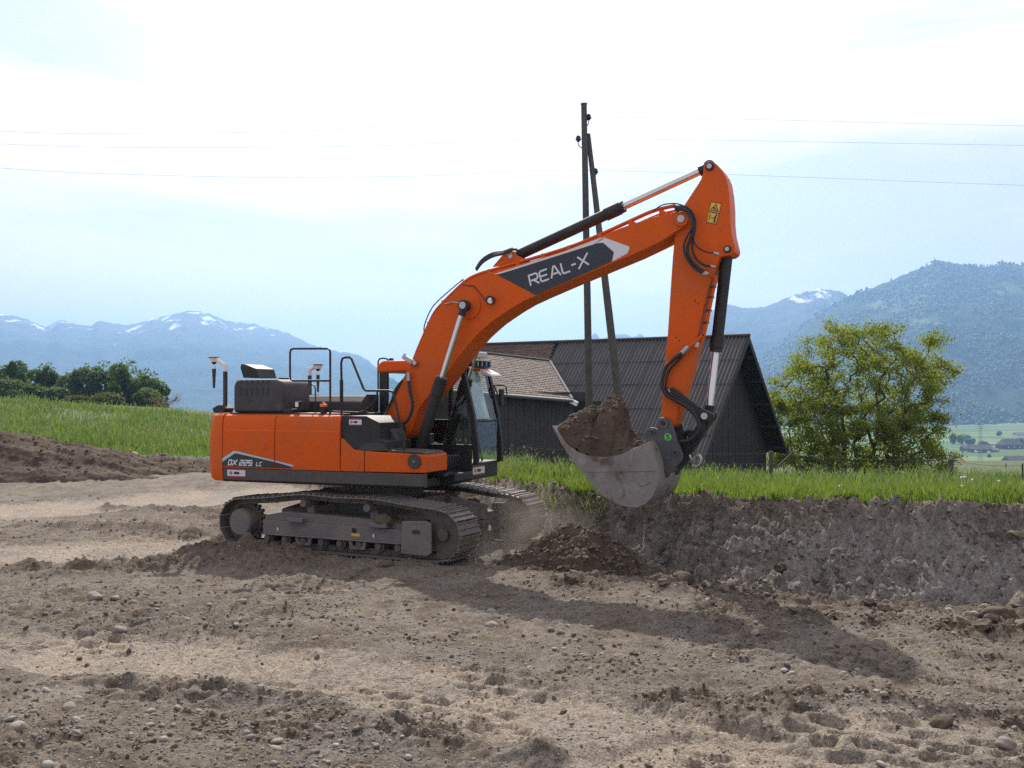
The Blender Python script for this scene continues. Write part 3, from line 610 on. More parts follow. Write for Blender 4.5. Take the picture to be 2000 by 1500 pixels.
def text(name, s, P, h, th, m, parent, gap=0.28, shear=0.0, wide=1.0, u0=0.0, v0=0.0):
    u = u0
    for k, ch in enumerate(s):
        w, st = GLY[ch]; mb = MB()
        for j, pl in enumerate(st): stroke(mb, [(u+(a*wide+shear*b)*h, v0+b*h) for a, b in pl], th*h, P, 0.0040+0.0004*j)
        if st: mb.build('letter', m, parent, smooth=False)
        u += (w*wide+gap)*h
def flat(name, pts, P, d, m, parent):
    return MB().add([P(a, b, d) for a, b in pts], [tuple(range(len(pts)))]).build(name, m, parent, smooth=False)
def circ(u, v, r, n=18): return [(u+r*math.cos(6.2832*i/n), v+r*math.sin(6.2832*i/n)) for i in range(n)]
def badge(P, w, h, parent):
    b = flat('sticker', [(0, 0), (w, 0), (w, h), (0, h)], P, 0.0015, M['decal_red'], parent); b['label'] = 'white sticker with red bars, a black ring and a black pill'
    flat('white_field', [(0, h*.16), (w, h*.16), (w, h*.84), (0, h*.84)], P, 0.0025, M['decal_white'], b)
    mb = MB()
    def sh(pts, d): mb.add([P(a, c, d) for a, c in pts], [tuple(range(len(pts)))])
    sh(circ(w*.19, h*.5, h*.2), 0.0035); sh(circ(w*.30, h*.60, h*.045, 8), 0.0035); sh(circ(w*.30, h*.40, h*.045, 8), 0.0035)
    sh([(w*.37+a, c) for a, c in ((0, h*.34), (w*.27, h*.34), (w*.31, h*.42), (w*.31, h*.58), (w*.27, h*.66), (0, h*.66))], 0.0035)
    sh([(w*.70, h*.49), (w*.96, h*.49), (w*.96, h*.51), (w*.70, h*.51)], 0.0035)
    mb.build('mark', M['decal_dark'], b, smooth=False)
    flat('mark_centre', circ(w*.19, h*.5, h*.07, 10), P, 0.0042, M['decal_white'], b)

# ---- undercarriage (its own heading: 3 degrees off the upper body)
TU = Matrix.Translation((0.055, 0.023, 0)) @ Matrix.Rotation(R(-3.0), 4, 'Z')
mb = MB()
mb.box(-0.85, 0.85, -0.62, 0.62, 0.42, 0.80); 
for sx_ in (-1, 1):
    for sy in (-1, 1):
        mb.add([(sx_*0.35, sy*0.45, 0.44), (sx_*0.95, sy*0.45, 0.44), (sx_*1.35, sy*1.0, 0.34), (sx_*0.85, sy*1.0, 0.34), (sx_*0.35, sy*0.45, 0.78), (sx_*0.95, sy*0.45, 0.78), (sx_*1.35, sy*1.0, 0.60), (sx_*0.85, sy*1.0, 0.60)],
               [(0, 1, 2, 3), (4, 7, 6, 5), (0, 4, 5, 1), (1, 5, 6, 2), (2, 6, 7, 3), (3, 7, 4, 0)])
mb.xf(TU).build('car_body', M['steel_blue'], exc, bevel=0.02)
mb = MB(); mb.cyl((0, 0, 0.78), (0, 0, 0.96), 0.66, n=48); mb.cyl((0, 0, 0.96), (0, 0, 1.03), 0.60, n=48)
sb = mb.build('swing_bearing', M['chain'], exc)
mb = MB()
for k in range(36):
    a = k/36*6.2832; mb.cyl((0.63*math.cos(a), 0.63*math.sin(a), 0.955), (0.63*math.cos(a), 0.63*math.sin(a), 0.98), 0.018, n=6)
mb.build('bolt_ring', M['steel'], sb)['kind'] = 'stuff'

TX, RW, ZC = 1.825, 0.355, 0.40          # tumbler spacing, wrap radius, tumbler height
path = []
for t in np.linspace(-TX, TX, 40): path.append((t, 0.045))
for a in np.linspace(-90, 90, 26)[1:]: path.append((TX+RW*math.cos(R(a)), ZC+RW*math.sin(R(a))))
top = smooth_pts([(TX, ZC+RW, 0), (1.3, 0.80, 0), (0.72, 0.86, 0), (0.0, 0.855, 0), (-0.58, 0.875, 0), (-1.25, 0.80, 0), (-TX, ZC+RW, 0)], 12)
path += [(p.x, p.y) for p in top[1:]]
for a in np.linspace(90, 270, 26)[1:-1]: path.append((-TX+RW*math.cos(R(a)), ZC+RW*math.sin(R(a))))
path.append(path[0])
PA = np.array(path); seg = np.hypot(*np.diff(PA, axis=0).T); cum = np.concatenate([[0], np.cumsum(seg)]); NSH = 49; pitch = cum[-1]/NSH
def pathpt(s): s = s % cum[-1]; return np.interp(s, cum, PA[:, 0]), np.interp(s, cum, PA[:, 1])
sh = MB()                                # one grouser shoe: length along x, 600 mm across, outer side +z
sh.box(-0.098, 0.098, -0.30, 0.30, 0.012, 0.024)
for gx, gh in ((-0.086, 0.030), (0.0, 0.026), (0.086, 0.030)):
    sh.add([(gx-0.012, -0.298, 0.0245), (gx+0.012, -0.298, 0.0245), (gx+0.005, -0.298, 0.0245+gh), (gx-0.005, -0.298, 0.0245+gh), (gx-0.012, 0.298, 0.0245), (gx+0.012, 0.298, 0.0245), (gx+0.005, 0.298, 0.0245+gh), (gx-0.005, 0.298, 0.0245+gh)],
           [(0, 1, 2, 3), (7, 6, 5, 4), (1, 5, 6, 2), (2, 6, 7, 3), (3, 7, 4, 0)])
shoe_me = sh.mesh('track_shoe', M['shoe'], smooth=False)
hole = MB()
for hx in (-0.045, 0.045):
    for hy in (-0.12, 0.12): hole.box(hx-0.014, hx+0.014, hy-0.022, hy+0.022, 0.0242, 0.0262)
hole_me = hole.mesh('bolt_head', M['chain'], smooth=False)
for side in (-1, 1):
    y0 = side*1.195
    ch = MB()
    for k in range(NSH):
        x, z = pathpt(k*pitch); x2, z2 = pathpt((k+1)*pitch); d = Vector((x2-x, 0, z2-z)).normalized(); nrm = Vector((d.z, 0, -d.x))   # outward of loop (clockwise start bottom -> +x)
        M3 = Matrix((d, Vector((0, 1, 0)), nrm)).transposed(); c = Vector(((x+x2)/2, y0, (z+z2)/2))
        for dy in (-0.085, 0.085):
            ch.obox(c+Vector((0, dy, 0))-nrm*0.035, M3, pitch*0.46, 0.022, 0.042)
        p0 = Vector((x, y0-0.12, z))-nrm*0.03; ch.cyl(p0, p0+Vector((0, 0.24, 0)), 0.028, n=8)
    trk = ch.xf(TU).build('track', M['chain'], exc)
    for k in range(NSH):
        x, z = pathpt((k-0.35)*pitch); x2, z2 = pathpt((k+0.65)*pitch); d = Vector((x2-x, 0, z2-z)).normalized(); nrm = Vector((d.z, 0, -d.x))
        M3 = Matrix((d, nrm.cross(d), nrm)).transposed().to_4x4(); 
        o = link('track_shoe', shoe_me, trk)
        jit = Matrix.Rotation(R(rnd.uniform(-1.2, 1.2)), 4, 'Y')
        o.matrix_local = TU @ Matrix.Translation(((x+x2)/2, y0, (z+z2)/2)) @ M3 @ jit
    # frame of this track
    fr = MB(); yo = y0+side*0.13; yi = y0-side*0.16; a_, b_ = min(yo, yi), max(yo, yi)
    fr.prism([(-1.42, 0.26), (1.30, 0.26), (1.30, 0.46), (0.95, 0.55), (-1.0, 0.60), (-1.42, 0.52)], a_, b_)
    ow = y0+side*0.13; ow2 = y0+side*0.20
    fr.prism([(-1.40, 0.24), (1.30, 0.24), (1.30, 0.44), (-1.40, 0.46)], min(ow, ow2), max(ow, ow2))
    fr.prism([(-1.42, 0.225), (1.32, 0.225), (1.32, 0.245), (-1.42, 0.245)], min(ow, ow2+side*0.02), max(ow, ow2+side*0.02))
    tf = fr.xf(TU).build('track_frame', M['steel_blue'], exc, bevel=0.012)
    MB().prism([(1.18, 0.10), (1.62, 0.09), (1.70, 0.14), (1.70, 0.56), (1.63, 0.60), (1.20, 0.58)], min(ow2+side*0.022, ow2+side*0.06), max(ow2+side*0.022, ow2+side*0.06)).xf(TU).build('idler_guard', M['steel_blue'], tf, bevel=0.015)
    sl = MB(); yy = ow2+side*0.061
    sl.prism([(1.38, 0.42), (1.40, 0.405), (1.50, 0.405), (1.52, 0.42), (1.52, 0.45), (1.50, 0.465), (1.40, 0.465), (1.38, 0.45)], min(yy, yy+side*0.003), max(yy, yy+side*0.003)); sl.xf(TU).build('slot', M['fresh'], tf)
    for sxp in (-0.72, 0.80):
        MB().box(sxp-0.15, sxp+0.15, min(ow2, ow2+side*0.09), max(ow2, ow2+side*0.09), 0.46, 0.53).xf(TU).build('step', M['steel_blue'], tf, bevel=0.01)
    st_ = MB()
    bm = bmesh.new(); bmesh.ops.create_icosphere(bm, subdivisions=3, radius=1)
    for v in bm.verts: v.co = Vector((v.co.x*0.17, v.co.y*0.10, max(v.co.z, -0.1)*0.13))*(1+0.12*math.sin(v.co.x*7+v.co.y*5)*math.cos(v.co.z*6)); v.co = TU @ (v.co+Vector((0.84, ow2, 0.54)))
    me = bpy.data.meshes.new('caked_mud'); bm.to_mesh(me); bm.free(); me.polygons.foreach_set('use_smooth', [True]*len(me.polygons)); link('caked_mud', me, tf, M['clod'])
    for k in range(8):
        x = -1.32+k*0.345; o = MB(); o.cyl((x, y0-0.16, 0.165), (x, y0+0.16, 0.165), 0.085, n=18); o.cyl((x, y0+side*0.16, 0.17), (x, y0+side*0.205, 0.17), 0.052, n=16); o.xf(TU).build('track_roller', M['chain'], tf)
    for xg in (-0.62, 0.38):
        o = MB(); o.prism([(xg-0.16, 0.225), (xg-0.13, 0.10), (xg+0.13, 0.10), (xg+0.16, 0.225), (xg+0.10, 0.225), (xg+0.085, 0.15), (xg-0.085, 0.15), (xg-0.10, 0.225)], min(ow+side*0.03, ow+side*0.07), max(ow+side*0.03, ow+side*0.07)); o.xf(TU).build('roller_guard', M['steel_blue'], tf, bevel=0.006)
    for xc, zc in ((0.55, 0.735), (-0.62, 0.75)):
        o = MB(); o.cyl((xc, y0-0.13, zc), (xc, y0+0.13, zc), 0.068, n=18); o.cyl((xc, y0+side*0.13, zc), (xc, y0+side*0.20, zc), 0.060, n=16); o.xf(TU).build('carrier_roller', M['steel_blue'], tf)
        MB().box(xc-0.03, xc+0.10, y0-0.05, y0+0.05, 0.52, zc-0.04).xf(TU).build('roller_bracket', M['steel_blue'], tf)
    o = MB(); o.cyl((-TX, y0-0.05, ZC), (-TX, y0+0.05, ZC), 0.27, n=32)
    for k in range(21):
        a = k/21*6.2832; o.obox((-TX+0.29*math.cos(a), y0, ZC+0.29*math.sin(a)), Matrix.Rotation(-a, 3, 'Y'), 0.035, 0.035, 0.022)
    spk = o.xf(TU).build('sprocket', M['chain'], exc)
    o = MB(); o.cyl((-TX, y0+side*0.05, ZC), (-TX, y0+side*0.235, ZC), 0.225, 0.215, n=36); o.cyl((-TX, y0+side*0.235, ZC), (-TX, y0+side*0.25, ZC), 0.20, n=36)
    o.xf(TU).build('travel_motor_cover', M['steel_blue'], spk, bevel=0.01)
    o = MB(); o.cyl((TX, y0-0.10, ZC), (TX, y0+0.10, ZC), 0.30, n=36); o.cyl((TX, y0-0.05, ZC), (TX, y0+0.05, ZC), 0.325, n=36); o.cyl((TX, y0-0.15, ZC), (TX, y0+0.15, ZC), 0.09, n=16)
    o.xf(TU).build('idler', M['chain'], exc)
    Pq = lambda u, v, d: TU @ Vector((u, ow2+side*d, v))
    flat('sticker', [(0.28, 0.30), (0.43, 0.30), (0.43, 0.345), (0.28, 0.345)], Pq, 0.004, M['decal_yellow'], tf)
    for uu in (-1.12, 0.66): flat('reflector', [(uu, 0.30), (uu+0.03, 0.30), (uu+0.03, 0.35), (uu, 0.35)], Pq, 0.004, M['decal_white'], tf)
    flat('bolt_hole', circ(0.33, 0.385, 0.045, 16), Pq, 0.004, M['rubber'], tf)

# ---- upper body
YS = -1.33
xs0 = L(435, 860, YS)[0]; xs1 = L(537, 860, YS)[0]; xs2 = L(664.5, 860, YS)[0]; xs3 = L(711.5, 900, YS)[0]; xs4 = L(831, 900, YS)[0]
fr = MB(); fr.box(xs0-0.1, 1.32, -1.22, 0.26, 1.03, 1.16); fr.box(xs0-0.1, -0.28, 0.262, 1.22, 1.03, 1.16); fr.prism([(-1.0, 1.0), (1.30, 1.0), (1.52, 1.08), (1.52, 1.2), (-1.0, 1.2)], -0.42, 0.22)
fr.box(-1.2, 0.9, -0.8, 0.8, 0.99, 1.035)
fr.build('main_frame', M['black'], exc, bevel=0.015)
sk = MB(); prism_x(sk, [(-1.32, 1.255), (-1.31, 1.07), (-1.25, 1.06), (-1.25, 1.255)], xs0+0.004, xs4-0.02); sk.box(xs0+0.004, 0.0, 1.25, 1.32, 1.06, 1.255)
skirt = sk.build('side_skirt', M['skirt'], exc, bevel=0.01)
cwp = [(xs0-0.008, -1.335), (-2.36, -1.325), (-2.47, -1.27), (-2.545, -1.15), (-2.62, -0.9), (-2.70, -0.5), (-2.735, 0.0)]
cwp = cwp+[(a, -b) for a, b in cwp[::-1]][1:]
cw = MB(); rings = []
for zz, ins in ((1.045, 0.07), (1.09, 0.02), (1.25, 0.0), (1.75, 0.0), (2.0, 0.02), (2.09, 0.05), (2.12, 0.11)):
    rings.append([(max(a, a) if i in (0, len(cwp)-1) else a+ins*(1 if a < -2.3 else 0.2), b-ins*0.6*(1 if b > 0.9 else (-1 if b < -0.9 else 0)), zz) for i, (a, b) in enumerate(cwp)])
n = len(cwp); vs = [p for r_ in rings for p in r_]; fs = []
for j in range(len(rings)-1):
    fs += [(j*n+i, j*n+(i+1) % n, (j+1)*n+(i+1) % n, (j+1)*n+i) for i in range(n)]
fs += [tuple(range(n-1, -1, -1)), tuple(range((len(rings)-1)*n, len(rings)*n))]
cw.add(vs, fs).build('counterweight', M['orange'], exc, sharp=40)
core = MB(); core.box(xs0, xs2+0.05, -1.26, 1.26, 1.15, 2.075); core.build('engine_bay', M['black'], exc)
def body_panel(name, x0, x1, ysgn=-1, z0=1.262):
    mb = MB(); q = [(1.275, z0), (1.328, z0), (1.335, 1.5), (1.335, 1.855), (1.325, 1.868), (1.318, 2.01), (1.285, 2.085), (1.22, 2.112), (0.5, 2.112), (0.5, 2.09), (1.2, 2.09), (1.275, 2.06)]
    q = [(ysgn*a, b) for a, b in q]
    if ysgn > 0: q = q[::-1]
    prism_x(mb, q, x0, x1); return mb.build(name, M['orange'], exc, bevel=0.004)
d1 = body_panel('side_door', xs0+0.007, xs1-0.007); d2 = body_panel('side_door', xs1+0.007, xs2-0.007)
body_panel('side_door', xs0+0.007, -0.95, 1); body_panel('side_door', -0.94, -0.3, 1)
# little latch frame on the first door
lx, lz = L(517, 871, YS); o = MB()
o.box(lx-0.045, lx+0.045, YS-0.012, YS-0.002, lz-0.055, lz+0.055); o.build('door_latch', M['orange'], d1, bevel=0.004)
MB().box(lx-0.028, lx+0.0, YS-0.015, YS-0.0125, lz-0.035, lz+0.04).build('latch_recess', M['redlens'], d1)
# model stripe
def side(u, v, d, y=-1.335): return Vector((u, y-d, v))
def sidepts(pts, y=-1.335): return [L(a, b, y) for a, b in pts]
P_ = lambda u, v, d: side(u, v, d)
q = sidepts([(434.5, 902), (434.5, 895), (457, 880.5), (463, 881.5), (535.5, 899), (535.5, 902), (463, 885.5), (459, 885)])
flat('stripe', q, P_, 0.0015, M['decal_blue'], d1)
flat('stripe', sidepts([(434.8, 910), (434.8, 902.2), (459, 885.4), (463, 886), (535.3, 902.3), (535.3, 914)]), P_, 0.0018, M['decal_dark'], d1)
flat('stripe', sidepts([(538, 899.5), (574, 908.5), (571.5, 912), (538, 902.6)]), P_, 0.0015, M['decal_blue'], d2)
flat('stripe', sidepts([(538, 903), (571, 912), (567, 914.5), (538, 914)]), P_, 0.0018, M['decal_dark'], d2)
u0, v0 = L(445, 907.5, -1.335)
text('text', 'DX 225', P_, 0.076, 0.26, M['decal_white'], d1, gap=0.34, shear=0.28, wide=1.0, u0=u0, v0=v0)
u0, v0 = L(500.5, 909.5, -1.335)
text('text', 'LC', P_, 0.056, 0.26, M['decal_white'], d1, gap=0.34, shear=0.28, wide=1.0, u0=u0, v0=v0)
u0, v0 = L(444.5, 931.5, -1.315); badge(lambda u, v, d: Vector((u0+u, -1.318-d, v0+v)), 0.35, 0.135, skirt)
# fuel tank and tool box on the right front
zt = L(711.5, 881, YS)[1]
tank = MB().prism(LP([(665.5, 856), (670, 857), (678, 866), (690, 878), (711, 881.3), (710.5, 922), (664.5, 920.5)], YS), YS, -0.62).build('fuel_tank', M['orange'], exc, bevel=0.012)
MB().box(*(L(701, 908, YS)[0]-0.014, L(701, 908, YS)[0]+0.014), YS-0.006, YS-0.001, L(701, 916, YS)[1], L(701, 903, YS)[1]).build('tank_gauge', M['redlens'], tank)
tb = MB().prism([(xs3+0.004, 1.262), (xs3+0.004, zt), (xs4-0.02, zt-0.035), (xs4, zt-0.06), (xs4, 1.275)], YS, -0.62).build('tool_box', M['orange'], exc, bevel=0.02)
o = MB(); o.prism([(xs3-0.02, zt+0.003), (xs4-0.03, zt-0.028), (xs4-0.06, zt+0.004), (xs3-0.02, zt+0.035)], -1.29, -0.66); o.build('step_plate', M['charcoal'], tb, bevel=0.006)
cx_, cz_ = L(810, 901, YS); o = MB(); o.cyl((cx_, YS, cz_), (cx_, YS-0.03, cz_), 0.108, n=36); o.build('round_cover', M['charcoal'], tb, bevel=0.006)
MB().cyl((cx_, YS-0.03, cz_), (cx_, YS-0.034, cz_), 0.012, n=12).build('screw', M['steel'], tb)
# black housing over the tank with the step
hs = MB().prism(LP([(666.5, 812), (716, 813), (742, 826), (742, 858), (757, 862), (757, 882), (711, 881), (691, 877.5), (678.5, 865), (670, 856.5), (666, 855)], -1.30), -1.30, -0.55).build('step_housing', M['black'], exc, bevel=0.012)
o = MB(); o.prism(LP([(700, 874), (712, 866), (745, 866), (757, 878), (757, 881), (700, 881)], -1.31), -1.315, -0.75); o.build('step_plate', M['charcoal'], hs, bevel=0.008)
o = MB(); o.prism(LP([(722, 842), (742, 832), (764, 838), (772, 858), (772, 876), (742, 876), (722, 858)], -1.0), -1.0, -0.62); o.build('valve_cover', M['charcoal'], hs, bevel=0.015)
u0, v0 = L(682, 831, -1.30); badge(lambda u, v, d, u0=u0, v0=v0: Vector((u0+u, -1.301-d, v0+v)), 0.22, 0.105, hs)
# top of the body
dk = MB(); dk.box(xs0+0.02, xs2+0.05, -1.18, 1.2, 2.113, 2.135); dk.build('deck', M['black'], exc)
e0 = L(455, 806, -1.12)[0]; e1 = L(553, 806, -1.12)[0]; eh = L(500, 741, -1.12)[1]
hd = MB(); hp = [(e0, 2.136), (e1, 2.136), (e1, eh-0.11), (e1-0.04, eh-0.03), (e1-0.14, eh), (e0+0.06, eh), (e0, eh-0.10)]
hd.prism(hp, -1.12, -0.36); hood = hd.build('engine_hood', M['charcoal'], exc, bevel=0.05, seg=3)
for k in range(6):  # black boxes on the hood surface paint in the shade of recessed slots
    xx = L(471+k*10.6, 760, -1.12)[0]
    MB().box(xx-0.017, xx+0.017, -1.1225, -1.118, L(470, 773, -1.12)[1], L(470, 757, -1.12)[1]).build('vent_slot', M['rubber'], hood)
    MB().box(xx-0.015, xx+0.019, -1.1225, -1.118, L(470, 748, -1.12)[1], L(470, 742.5, -1.12)[1]).build('vent_slot', M['rubber'], hood)
o = MB(); o.prism(LP([(475, 738), (469, 718), (470.5, 711), (477, 711), (500, 720), (505, 738)], -0.75), -0.75, -0.25); o.build('exhaust_cowl', M['black'], hood, bevel=0.01)
fx, fz = L(562, 738, -0.6); o = MB(); o.cyl((fx-.08, -0.6, eh-.01), (fx-.08, -0.6, eh+0.035), 0.085, n=24); o.build('air_cap', M['black'], hood, bevel=0.008)
h2a = L(589, 806, -0.25)[0]; h2b = L(708, 806, -0.25)[0]; h2h = L(640, 773, -0.25)[1]
o = MB(); prism_x(o, [(-0.25, 2.136), (-0.25, h2h-0.10), (-0.12, h2h), (0.25, h2h), (0.25, 2.136)], h2a, h2b); o.build('rear_hood', M['charcoal'], exc, bevel=0.02)
# gas-spring flap line, small deck fittings
o = MB(); o.box(*(sorted((L(556, 803, -1.1)[0], L(574, 803, -1.1)[0]))), -1.15, -1.0, 2.136, 2.20); o.build('deck_box', M['black'], exc, bevel=0.01)
lx, lz = L(581, 790, -1.1); o = MB(); o.box(lx-0.035, lx+0.045, -1.12, -1.04, lz-0.05, lz+0.05); o.box(lx-0.01, lx+0.01, -1.09, -1.07, 2.136, lz-0.05); wl = o.build('work_lamp', M['black'], exc, bevel=0.008)
MB().box(lx-0.026, lx+0.030, -1.124, -1.1205, lz-0.036, lz+0.036).build('lamp_lens', M['lamp'], wl)
bx_, bz_ = L(632, 796, -1.05); o = MB(); o.cyl((bx_, -1.05, 2.136), (bx_, -1.05, bz_+0.01), 0.050, n=20); bc = o.build('filler_neck', M['black'], exc)
o = MB(); o.cyl((bx_, -1.05, bz_+0.01), (bx_, -1.05, bz_+0.055), 0.058, n=20); o.cyl((bx_, -1.05, bz_+0.055), (bx_, -1.05, bz_+0.085), 0.022, n=12); o.build('orange_cap', M['amber'], bc, bevel=0.006)
def rail(name, pts, y, r=0.017, parent=exc, m='black', sm=0, ys=None):
    P = [L3(a, b, y if ys is None else ys[i]) for i, (a, b) in enumerate(pts)]
    if sm: P = smooth_pts(P, sm)
    return MB().tube(P, r, 8).build(name, M[m], parent)
rail('handrail', [(645, 808), (645, 690), (644.5, 684), (640, 681), (573, 681), (568, 683), (566.5, 689), (566.5, 735), (568, 741), (573, 743.5), (645, 743.5)], -1.15)
rail('handrail', [(616, 808), (616, 760), (614, 753), (609, 751), (600, 752)], -0.95, 0.011)
rail('handrail', [(667, 812), (667, 784), (667, 742), (666.5, 708), (669, 700), (675, 698), (683, 698), (687, 702), (710, 759), (714, 763), (760, 763), (766, 765), (769, 771), (788, 851), (789.5, 860), (788.5, 930)], -1.22, 0.018)
rail('handrail', [(700, 806), (712, 803), (729, 788), (736, 776), (737, 764)], -1.22, 0.016)
rail('handrail', [(650, 804), (700, 806), (718, 806)], -1.22, 0.016)
MB().tube([L3(667, 784, -1.22), L3(667, 742, -1.22)], 0.028, 8).build('rail_sleeve', M['black'], exc)
# satellite antennas on masts
def mast(sy, flip):
    y = -0.95 if sy < 0 else 0.95
    if sy < 0:
        base, topp, head, hang = L3(440, 806, y), L3(440, 722, y), L3(418, 700, y), L3(418, 712, y)
        bxp = L(436, 800, y)[0]
    else:
        base, topp, head, hang = L3(605, 806, y), L3(605, 730, y), L3(621, 714, y), L3(621, 722, y); base.z = 2.136
        bxp = L(606, 800, y)[0]
    mm = empty('satellite_antenna', (0, 0, 0), 0, exc)
    MB().tube([Vector((base.x, y, 2.136)), topp], 0.036, 4).build('mast', M['charcoal'], mm)
    o = MB(); o.prism([(bxp-0.13, 2.20), (bxp-0.10, 2.125), (bxp+0.10, 2.13), (bxp+0.13, 2.20), (bxp+0.05, 2.26), (bxp-0.03, 2.25)], y-0.12, y+0.12); o.build('mast_bracket', M['black'], mm, bevel=0.01)
    o = MB(); o.tube([topp-Vector((0, 0, 0.03)), topp+Vector((0, 0, 0.07)), head+Vector((0.05*flip, 0, -0.01))], 0.042, 6); o.build('arm', M['white'], mm)
    o = MB(); o.cyl(head-Vector((0, 0, 0.06)), head+Vector((0, 0, 0.02)), 0.055, 0.082, n=24); o.cyl(head+Vector((0, 0, 0.02)), head+Vector((0, 0, 0.032)), 0.086, n=24); hb = o.build('antenna_head', M['white'], mm)
    o = MB(); o.cyl(head+Vector((0, 0, 0.004)), head+Vector((0, 0, 0.018)), 0.087, n=24); o.build('antenna_band', M['black'], hb)
    o = MB(); o.cyl(head-Vector((0, 0, 0.06)), head-Vector((0, 0, 0.10)), 0.05, 0.018, n=16); o.build('antenna_cone', M['black'], hb)
    b0 = head-Vector((0, 0, 0.12)); ln = 0.37 if sy < 0 else 0.36
    o = MB(); o.cyl(b0, b0-Vector((0, 0, 0.05)), 0.028, 0.036, n=14); o.build('sleeve', M['white'], mm)
    o = MB(); o.cyl(b0-Vector((0, 0, 0.05)), b0-Vector((0, 0, ln)), 0.034, 0.018, n=14); o.build('radio_rod', M['charcoal'], mm)
mast(-1, 1); mast(1, -1)

# ---- cab on the left side
yr, yl = 0.30, 1.335; xf_, xb = 1.46, -0.25
cb = MB(); cb.box(xb, xf_, yr, yl, 1.05, 1.32); cab = cb.build('cab', M['black'], exc, bevel=0.02)
def pillar(pts, r, nm='pillar'): return MB().tube(pts, r, 4).build(nm, M['black'], cab)
zR = 2.83
pillar([(1.52, yr+0.04, 1.30), (1.53, yr+0.04, 1.55), (1.46, yr+0.04, 2.1), (1.28, yr+0.04, zR)], 0.055)
pillar([(1.52, yl-0.04, 1.30), (1.53, yl-0.04, 1.55), (1.46, yl-0.04, 2.1), (1.28, yl-0.04, zR)], 0.06)
MB().box(xb, xb+0.16, yr, yr+0.06, 1.32, zR).build('pillar', M['black'], cab, bevel=0.01); MB().box(xb, xb+0.16, yl-0.06, yl, 1.32, zR).build('pillar', M['black'], cab, bevel=0.01)
MB().box(0.55, 0.62, yl-0.05, yl, 1.32, zR).build('door_post', M['black'], cab)
MB().box(xb+0.1, 1.45, yr, yr+0.05, 1.32, 1.62).build('side_panel', M['black'], cab, bevel=0.01)
MB().box(xb+0.1, 0.62, yl-0.05, yl, 1.32, 2.0).build('side_panel', M['black'], cab, bevel=0.01)
MB().box(xb, xb+0.05, yr+0.06, yl-0.06, 1.32, 2.0).build('rear_panel', M['black'], cab)
MB().tube([(1.49, yr+0.05, 2.0), (1.49, yl-0.05, 2.0)], 0.022, 6).build('crossbar', M['black'], cab)
o = MB(); o.prism([(xb-0.04, zR-0.04), (xb-0.05, zR+0.08), (xb+0.06, zR+0.16), (1.05, zR+0.17), (1.30, zR+0.10), (1.33, zR)], yr-0.02, yl+0.02); o.build('roof', M['orange'], cab, bevel=0.04, seg=3)
for nm, q in (('window_pane', [(xb+0.16, yr+0.025, 1.62), (1.45, yr+0.025, 1.62), (1.25, yr+0.025, zR), (xb+0.16, yr+0.025, zR)]),
              ('window_pane', [(0.62, yl-0.02, 1.34), (1.5, yl-0.02, 1.34), (1.28, yl-0.02, zR), (0.62, yl-0.02, zR)]),
              ('window_pane', [(xb+0.16, yl-0.02, 2.0), (0.55, yl-0.02, 2.0), (0.55, yl-0.02, zR), (xb+0.16, yl-0.02, zR)]),
              ('window_pane', [(xb+0.02, yr+0.06, 2.0), (xb+0.02, yl-0.06, 2.0), (xb+0.02, yl-0.06, zR), (xb+0.02, yr+0.06, zR)]),
              ('lower_windscreen', [(1.53, yr+0.09, 1.40), (1.53, yl-0.09, 1.40), (1.505, yl-0.09, 1.98), (1.505, yr+0.09, 1.98)]),
              ('windscreen', [(1.495, yr+0.09, 2.02), (1.495, yl-0.09, 2.02), (1.305, yl-0.09, zR), (1.305, yr+0.09, zR)])):
    MB().quad(*q).build(nm, M['glass'], cab, smooth=False)
o = MB(); o.add([(1.463, yr+0.12, 2.03), (1.463, yr+0.70, 2.03), (1.265, yr+0.66, zR-0.02), (1.265, yr+0.12, zR-0.02), (1.459, yr+0.12, 2.03), (1.459, yr+0.70, 2.03), (1.261, yr+0.66, zR-0.02), (1.261, yr+0.12, zR-0.02)],
        [(0, 1, 2, 3), (7, 6, 5, 4), (0, 4, 5, 1), (1, 5, 6, 2), (2, 6, 7, 3), (3, 7, 4, 0)]); o.build('sun_blind', M['blind'], cab)
o = MB(); o.add([(1.485, yr+0.12, zR-0.11), (1.485, yr+0.12, zR-0.02), (1.485, yr+0.45, zR-0.10)], [(0, 1, 2)]) 
# seat, console, lever
o = MB(); o.box(0.05, 0.55, 0.60, 1.08, 1.45, 1.62); o.prism([(0.02, 1.6), (0.16, 1.6), (0.02, 2.3), (-0.10, 2.3)], 0.60, 1.08); o.prism([(-0.08, 2.32), (0.02, 2.32), (-0.01, 2.5), (-0.09, 2.5)], 0.70, 0.98); o.build('seat', M['seat'], cab, bevel=0.04)
o = MB(); o.box(0.1, 0.65, 0.38, 0.56, 1.35, 1.78); o.box(0.1, 0.65, 1.12, 1.25, 1.35, 1.75); o.tube([(0.6, 0.47, 1.78), (0.64, 0.47, 1.95)], 0.022, 8); o.tube([(0.6, 1.18, 1.75), (0.64, 1.18, 1.95)], 0.022, 8); o.build('console', M['charcoal'], cab, bevel=0.01)
o = MB(); o.box(1.2, 1.24, 0.40, 0.62, 1.85, 2.05); o.tube([(1.3, 0.75, 1.32), (1.25, 0.75, 1.75)], 0.016, 6); o.tube([(1.35, 0.95, 1.32), (1.28, 0.95, 1.75)], 0.016, 6); o.build('monitor', M['charcoal'], cab)
